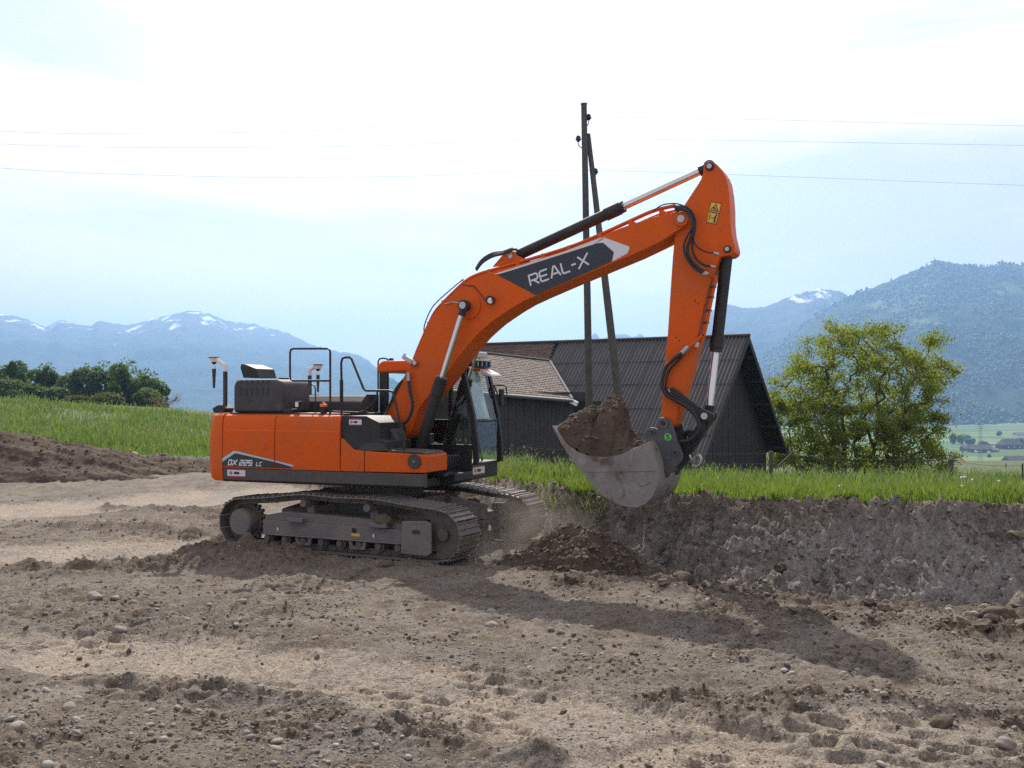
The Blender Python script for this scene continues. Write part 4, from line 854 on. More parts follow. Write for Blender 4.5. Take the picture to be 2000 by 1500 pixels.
# roof gear
o = MB(); o.box(0.88, 1.42, yr+0.10, yr+0.72, zR+0.20, zR+0.30); o.build('roof_box', M['lightgrey'], cab, bevel=0.02)
o = MB(); o.box(1.30, 1.36, yr+0.05, yl-0.1, zR+0.06, zR+0.15); lb = o.build('lamp_bar', M['black'], cab)
for k in range(5):
    yy = yr+0.14+k*0.17; o = MB(); o.box(1.36, 1.42, yy-0.05, yy+0.05, zR+0.05, zR+0.16); wl = o.build('work_lamp', M['black'], lb, bevel=0.01)
    MB().box(1.4205, 1.4235, yy-0.038, yy+0.038, zR+0.065, zR+0.145).build('lamp_lens', M['glass'], lb)
MB().prism([(1.34, zR+0.03), (1.34, zR-0.02), (1.50, zR-0.10), (1.56, zR-0.10), (1.54, zR-0.06)], yr+0.55, yl-0.06).build('sun_visor', M['white'], cab, bevel=0.012)
o = MB(); o.cyl((1.40, yr+0.06, zR+0.02), (1.40, yr+0.06, zR+0.05), 0.028, n=14); o.build('camera_dome', M['white'], cab)
rail('handrail', [(738.5, 760), (738.5, 707), (741, 701), (748, 699.5), (756, 701), (760, 706)], 0.34, 0.014, cab)
o = MB(); hx, hz = L(764, 702, 0.6); o.box(hx-0.03, hx+0.03, 0.57, 0.63, hz-0.05, hz+0.02); o.tube([L3(764, 708, 0.6), L3(775, 710, 0.6), L3(800, 712, 0.6)], 0.012, 6); o.build('roof_camera', M['black'], cab)
MB().tube([L3(959, 752, 1.36), L3(966, 755, 1.38), L3(971, 768, 1.40), L3(980, 830, 1.42), L3(982, 892, 1.42), L3(979, 899, 1.41), L3(970, 902, 1.36)], 0.014, 8).build('door_handrail', M['black'], cab)
MB().tube([L3(958, 752, 1.30), L3(985, 753, 1.50), L3(989, 758, 1.52), L3(990, 770, 1.52)], 0.012, 8).build('mirror_arm', M['black'], cab)
o = MB(); mx, mz = L(981, 775, 1.50); o.box(mx-0.04, mx+0.02, 1.42, 1.56, mz-0.16, mz+0.14); o.build('mirror', M['black'], cab, bevel=0.02)
u0, v0 = 0.30, 1.115; badge(lambda u, v, d: Vector((xf_+0.0005+d, 0.34+u, v0+v)), 0.46, 0.155, cab)
flat('type_plate', [(1.02, 1.09), (1.22, 1.09), (1.22, 1.20), (1.02, 1.20)], lambda u, v, d: Vector((u, yr-d, v)), 0.003, M['steel'], cab)
# rotating joint and hoses, valve block between tool box and cab
o = MB(); o.box(0.95, 1.42, -0.58, -0.30, 1.16, 1.32); o.box(1.0, 1.30, -0.55, -0.32, 1.32, 1.45); o.build('valve_block', M['charcoal'], exc, bevel=0.02)
for k in range(5):
    yy = -0.56+k*0.07
    o = MB(); o.tube(smooth_pts([(1.25+0.03*k, yy, 1.40), (1.42+0.02*k, yy, 1.48), (1.46, yy, 1.36), (1.40, yy, 1.22)], 5), 0.022, 8); o.build('hose', M['rubber'], exc)
    o = MB(); o.cyl((1.25+0.03*k, yy, 1.36), (1.25+0.03*k, yy, 1.44), 0.026, n=8); o.build('hose_fitting', M['steel'], exc)

# ---- boom
YB = 0.29
bpts = [(744, 836), (748, 812), (760, 788), (771, 763), (790, 733), (800, 715), (816, 680), (825, 660), (835, 637), (846, 615), (860, 598), (880, 577), (904, 555), (928, 541), (954, 532.5), (990, 522.5), (1040, 509), (1100, 490), (1160, 466.5), (1212, 445), (1280, 422.5), (1298, 418.5), (1318, 413.5), (1328, 412), (1338, 415.5), (1345, 424), (1345, 434), (1340, 441), (1326, 449), (1314, 456.5), (1294, 470), (1240, 496), (1175, 523), (1110, 550), (1049, 576.5), (1020, 590), (998, 603), (980, 615), (960, 629), (944, 643), (930, 656), (914, 674), (896, 697), (878, 721), (862, 744), (846, 763), (830, 782), (818, 798), (812, 815), (806, 838), (798, 850), (784, 858), (768, 856), (752, 848)]
bpl = LP(bpts, -YB)
boom = MB().prism(bpl, -YB, YB).build('boom', M['orange'], exc, bevel=0.012)
PB = lambda u, v, d: Vector((u, -YB-d, v))
Lb = lambda pts: LP(pts, -YB)
flat('stripe', Lb([(964, 535.5), (975, 535), (1150, 484.5), (1184, 463.5), (1172, 464.8), (1100, 492)]), PB, 0.0015, M['decal_white'], boom)
flat('stripe', Lb([(1150, 484.5), (1176, 464.5), (1186, 466), (1229, 481.5), (1229, 487), (1225, 495), (1196, 510.5), (1199, 494), (1198, 490.5)]), PB, 0.0015, M['decal_white'], boom)
flat('name_panel', Lb([(971, 536.8), (1165, 475.5), (1178, 474), (1199, 492.5), (1194, 511.5), (1050, 575), (1045, 576.5), (1036, 571)]), PB, 0.0025, M['decal_dark'], boom)
o_ = Vector(Lb([(1037, 558)])[0]); e_ = Vector(Lb([(1164, 511)])[0]); dx_ = (e_-o_); wlen = dx_.length; dx_.normalize(); dz_ = Vector((-dx_.y, dx_.x))
PT = lambda u, v, d: Vector((o_.x+dx_.x*u+dz_.x*v, -YB-d, o_.y+dx_.y*u+dz_.y*v))
text('text', 'REAL-X', PT, 0.155, 0.17, M['decal_white'], boom, gap=0.24, shear=0.05, wide=wlen/0.155/6.55, u0=0.0, v0=0.0)
# reinforcement bosses, pins, work lamp
pbx, pbz = L(908, 597, -0.44)
o = MB(); o.cyl((pbx, -YB-0.03, pbz), (pbx, YB+0.03, pbz), 0.20, n=40); o.build('pin_boss', M['orange'], boom, bevel=0.01)
o = MB(); o.cyl((pbx, -0.535, pbz), (pbx, 0.535, pbz), 0.055, n=24); o.build('pin', M['steel'], boom)
tx_, tz_ = L(1332, 428.5, -YB)
o = MB(); o.cyl((tx_, -YB-0.05, tz_), (tx_, YB+0.05, tz_), 0.105, n=32); o.build('tip_boss', M['orange'], boom, bevel=0.008)
o = MB(); o.cyl((tx_, -YB-0.075, tz_), (tx_, YB+0.075, tz_), 0.052, n=24); o.build('pin', M['steel'], boom)
wx, wz = L(957, 586, -YB-0.06); o = MB(); o.cyl((wx, -YB, wz), (wx, -YB-0.09, wz), 0.062, n=20); wl = o.build('work_lamp', M['black'], boom)
o = MB(); o.cyl((wx+0.02, -YB-0.09, wz-0.012), (wx+0.022, -YB-0.096, wz-0.012), 0.045, n=16); o.build('lamp_lens', M['lamp'], boom)
MB().tube([L3(904, 556, -YB-0.01), L3(926, 559, -YB-0.012), L3(946, 584, -YB-0.02), L3(952, 586, -YB-0.05)], 0.008, 6).build('cable', M['rubber'], boom)
MB().tube([L3(868, 594, -YB-0.01), L3(884, 590, -YB-0.02), L3(900, 592, -0.38)], 0.008, 6).build('grease_line', M['steel'], boom)
# pipes along the back of the boom
for k, (yy, off) in enumerate(((-0.24, 0.045), (-0.15, 0.07), (0.15, 0.07), (0.24, 0.045))):
    sh2 = (YB+yy)/.58
    pp = []
    for (a, b) in ((806, 706), (818, 678), (836, 637), (848, 613), (864, 594), (905, 554), (930, 540), (956, 531.5), (1000, 519), (1100, 489.5), (1160, 466), (1230, 437), (1270, 422), (1295, 415), (1318, 409)):
        x, z = L(a, b, -YB); pp.append((x, z))
    lift = [0, .02, .02, .02, .02, .02, .02, .02, .02, .02, .02, .04, .06, .06, .05]
    pp = [Vector((x-(off*.5 if i < 5 else off*.15), yy, z+lift[i]+off*(.1 if i < 5 else .35))) for i, (x, z) in enumerate(pp)]
    MB().tube(smooth_pts(pp, 3), 0.022, 8).build('pipe', M['orange'], boom)
for a, b in ((836, 634), (864, 592), (905, 553), (954, 531), (1010, 515), (1060, 500.5), (1110, 485), (1170, 461), (1230, 436), (1290, 415)):
    x, z = L(a, b, -YB); MB().box(x-0.025, x+0.025, -0.275, 0.275, z-0.03, z+0.045).build('pipe_clamp', M['orange'], boom)
for k, (yy, dz) in enumerate(((-0.2, 0.0), (-0.1, 0.03), (0.05, 0.05))):
    MB().tube(smooth_pts([L3(828, 652, yy), L3(830, 632, yy), L3(846, 598, yy), L3(880, 566, yy), L3(905, 545, yy)], 4), 0.010, 6).build('hose', M['rubber'], boom)
    MB().tube(smooth_pts([L3(930, 528-k*2, yy), L3(942, 513-k*3, yy), L3(962, 501-k*3, yy), L3(985, 495-k*2, yy), L3(1003, 487-k, yy), L3(1012, 490, yy)], 5), 0.020, 8).build('hose', M['rubber'], boom)
o = MB(); hx, hz = L(798, 702, -0.34); o.obox((hx, -0.34, hz), Matrix.Rotation(R(30), 3, 'Y'), 0.10, 0.05, 0.035); o.cyl((hx-0.05, -0.34, hz+0.04), (hx-0.08, -0.34, hz+0.09), 0.025, n=10); o.cyl((hx+0.08, -0.34, hz-0.05), (hx+0.14, -0.34, hz-0.09), 0.045, n=14); o.build('shutoff_valve', M['steel'], boom, bevel=0.008)
MB().tube(smooth_pts([L3(798, 742, -0.36), L3(801, 765, -0.38), L3(806, 790, -0.42), L3(800, 814, -0.45), L3(785, 829, -0.48), L3(765, 831, -0.5), L3(742, 822, -0.52)], 6), 0.027, 10).build('hose', M['rubber'], boom)
MB().cyl(L3(797.5, 728, -0.355), L3(798, 744, -0.36), 0.032, n=12).build('hose_fitting', M['steel'], boom)
for k in range(5):
    MB().tube(smooth_pts([L3(728+k*2, 826+k*3, -0.75+k*0.08), L3(744, 818+k, -0.6+k*0.06), L3(758+k, 800-k*3, -0.34), L3(772, 768-k*2, -0.31), L3(786, 742, -0.3)], 5), 0.013, 6).build('hose', M['rubber'], boom)
    MB().cyl(L3(722+k*3, 822+k*4, -0.80+k*0.08), L3(731+k*2, 826+k*3, -0.75+k*0.08), 0.022, n=8).build('hose_fitting', M['steel'], boom)
# boom foot bracket
o = MB(); fx0, fz0 = L(775, 842, -YB)
for sy in (-1, 1): o.prism([(fx0-0.35, 1.16), (fx0+0.30, 1.16), (fx0+0.16, fz0+0.10), (fx0, fz0+0.16), (fx0-0.14, fz0+0.10)], sy*0.34-0.03, sy*0.34+0.03)
o.build('boom_bracket', M['black'], exc, bevel=0.012)
def ram(name, p0, p1, rb, rr, frac, gl=0.28, eye=0.085, m='black'):
    p0, p1 = Vector(p0), Vector(p1); d = p1-p0; ln = d.length; d.normalize(); y = Vector((0, 1, 0))
    pm = p0+d*ln*frac; b = MB(); b.cyl(p0+d*eye, pm, rb, n=28); b.cyl(p0-y*0.06, p0+y*0.06, eye, n=24)
    b.cyl(pm-d*gl, pm-d*0.06, rb*1.18, n=28); b.cyl(pm-d*0.055, pm, rb*1.06, n=28)
    root = b.build(name, M[m], exc, bevel=0.004)
    r_ = MB(); r_.cyl(pm, p1-d*eye*0.8, rr, n=24); r_.build('rod', M['chrome'], root)
    e = MB(); e.cyl(p1-y*0.055, p1+y*0.055, eye, n=24); e.cyl(p1-d*eye*1.9, p1-d*eye*0.7, rr*1.35, rr*1.25, n=20); e.build('rod_eye', M[m], root)
    MB().cyl(p1-y*0.07, p1+y*0.07, eye*0.42, n=18).build('pin', M['steel'], root)
    for k in range(6):
        a = k/6*6.2832; ax = d.orthogonal().normalized(); ay = d.cross(ax); q = pm+(ax*math.cos(a)+ay*math.sin(a))*rb*0.86
        MB().cyl(q, q+d*0.018, 0.014, n=6).build('bolt', M['steel'], root)
    return root
for sy in (-1, 1):
    p1 = Vector((pbx, sy*0.455, pbz)); b_ = L(812, 902, -0.455); p0 = Vector((b_[0], sy*0.455, b_[1])); 
    f0 = (Vector((L(866, 739, -0.455)[0], sy*0.455, L(866, 739, -0.455)[1]))-p0).length/(p1-p0).length
    rm = ram('boom_cylinder', p0, p1, 0.088, 0.045, f0)
    o = MB(); o.box(p0.x-0.14, p0.x+0.10, p0.y-0.10, p0.y-0.065, 1.12, p0.z+0.09); o.box(p0.x-0.14, p0.x+0.10, p0.y+0.065, p0.y+0.10, 1.12, p0.z+0.09); o.build('cylinder_bracket', M['black'], exc, bevel=0.015)
p0 = L3(1004, 502, 0); p1 = L3(1386.5, 325.5, 0)
ram('arm_cylinder', p0, p1, 0.083, 0.056, (L3(1219, 405, 0)-p0).length/(p1-p0).length, 0.30)
o = MB()
bb = LP([(968, 523), (992, 495), (1000, 491), (1009, 493), (1014, 500), (1030, 507), (1030, 514)], 0)
for sy in (-1, 1): o.prism(bb, sy*0.105-0.025, sy*0.105+0.025)
o.build('cylinder_bracket', M['orange'], boom, bevel=0.008); MB().cyl(p0-Vector((0, 0.15, 0)), p0+Vector((0, 0.15, 0)), 0.04, n=16).build('pin', M['steel'], boom)

# ---- arm
YA = 0.20
apts = [(1374, 327), (1375.5, 321), (1380, 316.5), (1386.5, 314.7), (1394, 316.5), (1401, 322), (1408, 330), (1415, 340.5), (1420, 352.5), (1424, 378), (1426, 403.5), (1426.5, 435), (1429, 457.5), (1436, 486), (1434.5, 493), (1427, 499), (1416, 500), (1406, 502), (1399, 520), (1389, 550), (1382, 572), (1374, 604), (1366, 644), (1355, 700), (1346, 731), (1327, 795), (1319, 829), (1312, 836), (1298, 834), (1290, 822), (1291.5, 808), (1296, 733), (1300, 690), (1304, 652), (1310, 556), (1314, 500), (1318, 455), (1325, 425), (1336, 401), (1352, 376.5), (1362, 361.5), (1369, 350), (1373, 338)]
arm = MB().prism(LP(apts, -YA), -YA, YA).build('arm', M['orange'], exc, bevel=0.012)
PA_ = lambda u, v, d: Vector((u, -YA-d, v)); La = lambda pts: LP(pts, -YA)
for (a, b), r_ in (((1386.5, 325.5), 0.045), ((1421, 487), 0.038)):
    x, z = L(a, b, -YA); o = MB(); o.cyl((x, -YA-0.03, z), (x, YA+0.03, z), r_*1.35, n=28); o.build('pin_boss', M['black'], arm)
    o = MB(); o.cyl((x, -YA-0.05, z), (x, YA+0.05, z), r_*0.8, n=24); o.build('pin', M['steel'], arm)
wb = flat('warning_sticker', La([(1388.5, 393.3), (1410, 397.5), (1399, 439), (1379.5, 435)]), PA_, 0.0015, M['decal_dark'], arm)
wb['label'] = 'yellow and black safety sticker with two pictograms'
flat('warning_field', La([(1389.7, 395), (1408.3, 398.6), (1404, 416), (1385, 412.3)]), PA_, 0.0025, M['decal_yellow'], wb)
flat('warning_field', La([(1384.4, 414.5), (1403.3, 418.2), (1398, 437), (1381, 433.6)]), PA_, 0.0025, M['decal_yellow'], wb)
mb_ = MB(); stroke(mb_, La([(1387.5, 410.5), (1398.5, 399), (1402.5, 413.3), (1387.5, 410.5)]), 0.012, PA_, 0.0035)
for j, pl in enumerate(([(1393.5, 405), (1398, 406)], [(1396, 405), (1393.5, 410.5)], [(1396, 407.5), (1400, 411)])): stroke(mb_, La(pl), 0.013, PA_, 0.0038+0.0003*j)
for j, pl in enumerate(([(1384.5, 430), (1387, 419.5), (1389, 420)], [(1388.5, 425.5), (1393.5, 426.5)], [(1397.5, 422), (1396, 429)], [(1396.3, 429), (1395, 435)])): stroke(mb_, La(pl), 0.011 if j < 2 else 0.026, PA_, 0.005+0.0003*j)
mb_.add([PA_(a, b, 0.0065) for a, b in circ(*L(1399.3, 420.3, -YA), 0.014, 10)], [tuple(range(10))])
mb_.build('pictogram', M['decal_dark'], wb, smooth=False)
# bucket ram and its linkage
p0 = L3(1419, 500, 0); p1 = L3(1384, 812, 0); p0 = L3(1421, 487, 0)
ram('bucket_cylinder', p0, p1, 0.085, 0.053, (L3(1400, 688, 0)-p0).length/(p1-p0).length, 0.22, 0.08)
x, z = L(1407, 553, 0)
o = MB()
for sy in (-1, 1): o.prism(LP([(1306, 761), (1313, 756), (1322, 761), (1372, 798), (1393, 808), (1396, 818), (1388, 826), (1378, 822), (1340, 796), (1308, 774)], sy*0.26), sy*0.26-0.018, sy*0.26+0.018)
gl_ = o.build('guide_link', M['black'], exc, bevel=0.008)
a = L3(1313, 766, 0); o = MB(); o.cyl(a-Vector((0, 0.30, 0)), a+Vector((0, 0.30, 0)), 0.045, n=18); b_ = p1; o.cyl(b_-Vector((0, 0.30, 0)), b_+Vector((0, 0.30, 0)), 0.048, n=18); o.build('pin', M['steel'], gl_)
for yy in (-0.16, -0.12, 0.12, 0.16):
    o = MB(); o.cyl(p1+Vector((0.0, yy-0.008, 0)), p1+Vector((0, yy+0.008, 0)), 0.085, n=20); o.build('shim', M['black'], gl_)
o = MB(); o.prism(LP([(1376, 812), (1384, 804), (1394, 812), (1390, 826), (1352, 884), (1338, 896), (1328, 890), (1330, 878)], 0), -0.11, 0.11); pl_ = o.build('push_link', M['black'], exc, bevel=0.02)
# hoses on the arm
def hose(pts, y, r, parent, m='rubber', k=6):
    P = [L3(p[0], p[1], p[2] if len(p) > 2 else y) for p in pts]
    return MB().tube(smooth_pts(P, k), r, 8).build('hose' if m == 'rubber' else 'pipe', M[m], parent)
hose([(1318, 408), (1334, 407), (1346, 416), (1353, 432), (1354, 450), (1348, 468), (1343, 484), (1346, 502), (1360, 520), (1376, 531)], -0.37, 0.024, arm)
hose([(1320, 412), (1336, 410), (1349, 424), (1351, 445), (1342, 462), (1336, 480), (1340, 502), (1356, 524), (1372, 533)], -0.40, 0.017, arm)
hose([(1316, 404), (1338, 404), (1352, 416), (1358, 436), (1354, 464), (1352, 486), (1360, 506), (1376, 518), (1392, 520)], -0.35, 0.018, arm)
hose([(1354, 460), (1357, 476), (1368, 487), (1384, 493), (1396, 494)], -0.36, 0.011, arm)
hose([(1275, 413), (1290, 402), (1306, 398), (1322, 398), (1336, 402)], -0.30, 0.009, arm)
for a, b in (((1374, 531), (1384, 535)), ((1388, 519.5), (1398, 522)), ((1394, 494), (1404, 497)), ((1318, 408), (1330, 406)), ((1372, 535), (1380, 536))):
    MB().cyl(L3(*a, -0.37), L3(*b, -0.36), 0.022, n=10).build('hose_fitting', M['steel'], arm)
for k, yy in enumerate((-0.26, -0.17, 0.05)):
    hose([(1396, 538), (1398, 548), (1388, 600), (1380, 640), (1372, 668), (1362, 684)], yy, 0.015, arm, 'orange' if k != 1 else 'rubber', 4)
hose([(1386, 537), (1394, 541), (1396, 552), (1384, 606), (1374, 655)], -0.24, 0.020, arm, 'orange', 4)
for a, b in ((1392, 560), (1388, 580), (1383, 606), (1378, 630), (1371, 655)):
    x, z = L(a, b, -0.24); MB().box(x-0.035, x+0.035, -0.275, -0.15, z-0.012, z+0.012).build('pipe_clamp', M['black'], arm)
hose([(1372, 655), (1358, 668), (1340, 682), (1330, 693)], -0.27, 0.026, arm, 'orange', 4)
MB().cyl(L3(1345, 677, -0.285), L3(1329, 693, -0.285), 0.042, n=12).build('hose_fitting', M['steel'], arm)
MB().cyl(L3(1362, 668, -0.25), L3(1361, 678, -0.25), 0.035, n=10).build('hose_fitting', M['lightgrey'], arm)
hose([(1332, 690), (1318, 700), (1302, 715), (1295, 733), (1293, 752), (1301, 770), (1318, 781), (1336, 791), (1352, 804), (1363, 820), (1365, 838), (1356, 853), (1342, 861), (1328, 862)], -0.32, 0.028, arm)
hose([(1338, 688), (1325, 704), (1308, 722), (1301, 742), (1304, 764), (1324, 778), (1346, 792), (1360, 808), (1368, 828), (1364, 848), (1350, 862), (1336, 866)], -0.29, 0.020, arm)
hose([(1322, 778), (1342, 786), (1358, 800), (1372, 822), (1372, 846), (1358, 868), (1344, 876)], -0.22, 0.020, arm)
for k in range(3): hose([(1330+k*3, 850+k*5), (1342, 842+k*4), (1356, 846+k*4), (1352, 870+k*2), (1338, 884)], -0.18+0.1*k, 0.018, arm)
for (a, b) in ((1361, 590), (1324, 662)):
    for dx2, dy2 in ((-3, -3), (3, 3)):
        x, z = L(a+dx2, b+dy2, -YA); MB().cyl((x, -YA, z), (x, -YA-0.006, z), 0.010, n=8).build('bolt', M['black'], arm)

# ---- quick coupler and bucket
YC = 0.30
cpl = [(1285, 820), (1289, 816), (1295, 814.5), (1302, 815.5), (1309, 820), (1313, 827), (1317, 842), (1334, 886), (1334.5, 893), (1332, 900), (1309, 925), (1307, 932), (1281, 937), (1271, 904), (1265, 872), (1262, 848), (1264, 839), (1270, 834.5), (1277, 835), (1284, 838), (1286, 832)]
o = MB()
for sy in (-1, 1): o.prism(LP(cpl, -YC) if True else None, sy*YC-0.03, sy*YC+0.03)
coup = o.build('quick_coupler', M['coupler'], exc, bevel=0.01)
o = MB(); o.prism(LP([(1290, 850), (1312, 850), (1328, 888), (1308, 918), (1284, 926), (1276, 900)], 0), -YC+0.03, YC-0.03); o.build('coupler_core', M['black'], coup, bevel=0.02)
for (a, b), r_ in (((1296, 827), 0.075), ((1274, 844), 0.045), ((1319, 884), 0.05), ((1299, 921), 0.04)):
    x, z = L(a, b, -YC-0.03); o = MB(); o.cyl((x, -YC-0.055, z), (x, YC+0.055, z), r_, n=24); o.build('pin', M['coupler'], coup, bevel=0.004)
    MB().cyl((x, -YC-0.06, z), (x, -YC-0.052, z), r_*0.5, n=16).build('pin_cap', M['black'], coup)
for a, b in ((1278.5, 863), (1291, 906)):
    x, z = L(a, b, -YC-0.03); MB().cyl((x, -YC-0.034, z), (x, -YC-0.029, z), 0.018, n=12).build('bolt_hole', M['rubber'], coup)
gx_, gz_ = L(1304.5, 853.5, -YC-0.03); PCp = lambda u, v, d: Vector((u, -YC-0.0305-d, v))
gb = flat('round_emblem', circ(gx_, gz_, 0.052, 24), PCp, 0.002, M['decal_green'], coup)
text('text', 'S', PCp, 0.058, 0.24, M['decal_dark'], gb, u0=gx_-0.020, v0=gz_-0.028)
hook = MB().tube(smooth_pts([L3(1339, 880, 0), L3(1347, 890, 0), L3(1351, 898, 0), L3(1356, 892, 0), L3(1364, 889, 0), L3(1369, 896, 0), L3(1366, 906, 0), L3(1358, 911, 0), L3(1351, 909, 0)], 5), 0.022, 8).build('lifting_hook', M['steel'], coup)
YK = 0.66
bk = [(1079, 834), (1084, 845), (1096, 866), (1110, 888), (1126, 910), (1143, 931), (1160, 953), (1178, 970), (1198, 982), (1222, 990), (1243, 992), (1262, 984), (1276, 968), (1284, 948), (1288, 932), (1284, 905), (1275, 878), (1267, 862)]
bkl = LP(bk, -YK)                        # shell line from the lip round the belly to the hinge
rim = LP([(1263, 866), (1239, 875), (1209, 889), (1179.5, 893), (1152, 891), (1130, 884), (1107, 868), (1090, 846)], -YK)
o = MB(); o.prism(bkl+rim, -YK, -YK+0.03); o.prism(bkl+rim, YK-0.03, YK)
bucket = o.build('bucket', M['bucket'], exc, bevel=0.006)
cen = Vector(LP([(1215, 925)], -YK)[0]); sh_ = MB(); n = len(bkl)
outp = bkl; inp = []
for (x, z) in outp:
    d = (cen-Vector((x, z))); d.normalize(); inp.append((x+d.x*0.035, z+d.y*0.035))
vs = [(x, -YK+0.031, z) for x, z in outp]+[(x, YK-0.031, z) for x, z in outp]+[(x, -YK+0.031, z) for x, z in inp]+[(x, YK-0.031, z) for x, z in inp]
fs = [(i, i+1, n+i+1, n+i) for i in range(n-1)]+[(2*n+i, 3*n+i, 3*n+i+1, 2*n+i+1) for i in range(n-1)]+[(0, n, 3*n, 2*n), (n-1, 3*n-1, 4*n-1, 2*n-1)]
sh_.add(vs, fs); sh_.build('shell', M['bucket'], bucket)
lip = MB(); (x0, z0), (x1, z1) = LP([(1078, 832)], -YK)[0], LP([(1100, 872)], -YK)[0]
d = Vector((x1-x0, z1-z0)).normalized(); nn = Vector((-d.y, d.x))
lip.prism([(x0, z0), (x1, z1), (x1+nn.x*0.03, z1+nn.y*0.03), (x0+nn.x*0.012, z0+nn.y*0.012)], -YK-0.004, YK+0.004); lip.build('cutting_edge', M['bucket'], bucket)
o = MB(); ws = LP([(1145, 918.5), (1275, 916), (1280, 920), (1146, 922)], -YK); o.prism(ws, -YK-0.012, -YK); o.build('side_rib', M['bucket'], bucket)
o = MB(); o.prism(LP([(1237, 931), (1258, 921), (1270, 943), (1252, 950)], -YK), -YK-0.014, -YK); o.build('wear_plate', M['bucket'], bucket, bevel=0.004)
for sy in (-1, 1):
    o = MB(); o.prism(LP([(1266, 838), (1274, 834), (1281, 838), (1284, 905), (1288, 932), (1276, 934), (1266, 870)], -0.22), sy*0.2-0.02, sy*0.2+0.02); o.build('hanger', M['bucket'], bucket)
# soil in the bucket: a thing of its own
tp = LP([(1078, 836), (1086, 829), (1110, 822), (1130, 815), (1146, 804), (1156, 801), (1168, 801), (1176, 793), (1181, 782), (1187, 778), (1198, 779), (1208, 785), (1212, 792), (1213, 815), (1216, 838), (1226, 854), (1240, 868), (1262, 872)], -0.1)
rm_ = LP([(1078, 838), (1090, 850), (1107, 869), (1130, 886), (1152, 893), (1179.5, 895), (1209, 891), (1239, 877), (1262, 872)], -YK)
nx, nyv = 150, 90
u = np.linspace(0, 1, nx); v = np.linspace(-1, 1, nyv); U, Vv = np.meshgrid(u, v)
xa, xb_ = rm_[0][0]+0.015, tp[-1][0]-0.02; XS = xa+(xb_-xa)*U+0.03*fbm(U*6, Vv*4, 3)*(1-np.abs(2*U-1)**6)
TPa, RMa = np.array(tp), np.array(rm_)
zt_ = np.interp(XS, TPa[:, 0], TPa[:, 1]); zr = np.interp(XS, RMa[:, 0], RMa[:, 1])
blk = sst(0.40, 0.47, U)*(1-sst(0.68, 0.74, U)); wy = np.clip(1-np.abs(Vv+0.05*fbm(U*5, Vv*5, 2))**np.where(blk > 0.5, 2.2, 2.6), 0, 1)
Zs = zr-0.03+(np.maximum(zt_-zr, 0)+0.03)*wy**0.8
k = wy**0.5*(1-np.abs(2*U-1)**10)
Zs = Zs+k*(0.05*fbm(XS*4, Vv*2.6+3, 4)+0.035*ridged(XS*9, Vv*6, 3)+0.014*fbm(XS*30, Vv*20, 2))
YV = Vv*(YK-0.035)
i = (np.arange(nyv-1)[:, None]*nx+np.arange(nx-1)[None, :]).ravel()
sv = np.stack([XS, YV, Zs], -1).reshape(-1, 3)
rot = np.array([[_c, _s, 0], [-_s, _c, 0], [0, 0, 1]])
sw = sv @ rot.T + np.array([CAx, CAy, 0])
so_ = mesh_np('soil_load', sw, np.stack([i, i+1, i+nx+1, i+nx], 1), M['fresh'])
tag(so_, 'dark brown soil heaped in the excavator bucket with one tall block', 'soil')
kk = rs.choice(len(sw), 420); kk = kk[k.ravel()[kk] > 0.45]
rocks('bucket_crumbs', sw[kk, 0], sw[kk, 1], sw[kk, 2], 0.008+0.04*rs.rand(len(kk))**3, M['clod'], 0.8, 0.3, sink=0.35)
# ------------------------------------------------------------------ barn
BA = R(33.0); BX, BY = 9.98, 45.27; bc_, bs_ = math.cos(BA), math.sin(BA)
barn = empty('barn', (BX, BY, 0), -BA); tag(barn, 'old dark barn with corrugated roof and a tiled wing', 'barn')
def B_on(px, py, nrm, d):                # ray through the photo point met with a plane n.p = d of the barn's own frame
    r_ = Vector(((px-1000)/FPX, 1.0, (HOR-py)/FPX)); o_ = Vector((-BX, -BY, CAM_H))
    tl = lambda v: Vector((v.x*bc_-v.y*bs_, v.x*bs_+v.y*bc_, v.z))
    o_, r_ = tl(o_), tl(r_); n_ = Vector(nrm); return o_+r_*((d-n_.dot(o_))/n_.dot(r_))
RZ, HW, EZ = 5.06, 5.2, -0.2; SLP = (RZ-EZ)/HW
M['sheet'] = mat('weathered_dark_corrugated_sheet', (0.048, 0.046, 0.046), 0.40, var=[(0.8, (0.062, 0.056, 0.05), 0.45, 0.7), (7, (0.10, 0.10, 0.095), 0.58, 0.75, 9)], bump=(40, 0.1, 0.01))
M['darkwood'] = mat('dark_stained_boards', (0.030, 0.028, 0.027), 0.8, var=[(3, (0.045, 0.040, 0.036), 0.45, 0.7, 8)])
M['greywood'] = mat('grey_weathered_boards', (0.055, 0.050, 0.045), 0.85, var=[(2, (0.035, 0.032, 0.029), 0.45, 0.7, 8), (14, (0.085, 0.078, 0.07), 0.55, 0.75, 8)])
M['tile'] = isl_mat('old_clay_tiles', [(0.125, 0.088, 0.07), (0.155, 0.115, 0.093), (0.095, 0.074, 0.062), (0.19, 0.15, 0.125), (0.11, 0.098, 0.088)], 0.85)
M['tile_red'] = isl_mat('red_clay_tiles', [(0.135, 0.082, 0.062), (0.165, 0.10, 0.075), (0.105, 0.07, 0.056), (0.19, 0.14, 0.115)], 0.85)
M['zinc'] = mat('grey_zinc', (0.075, 0.075, 0.077), 0.55, 0.3)
sl_len = math.hypot(HW, RZ-EZ); du = Vector((0, -HW, EZ-RZ))/sl_len; dn = Vector((0, -(RZ-EZ), HW))/sl_len   # down the near slope, outward
NW, PI_ = 6, 0.177; SW = NW*PI_; RL = sl_len/5+0.06
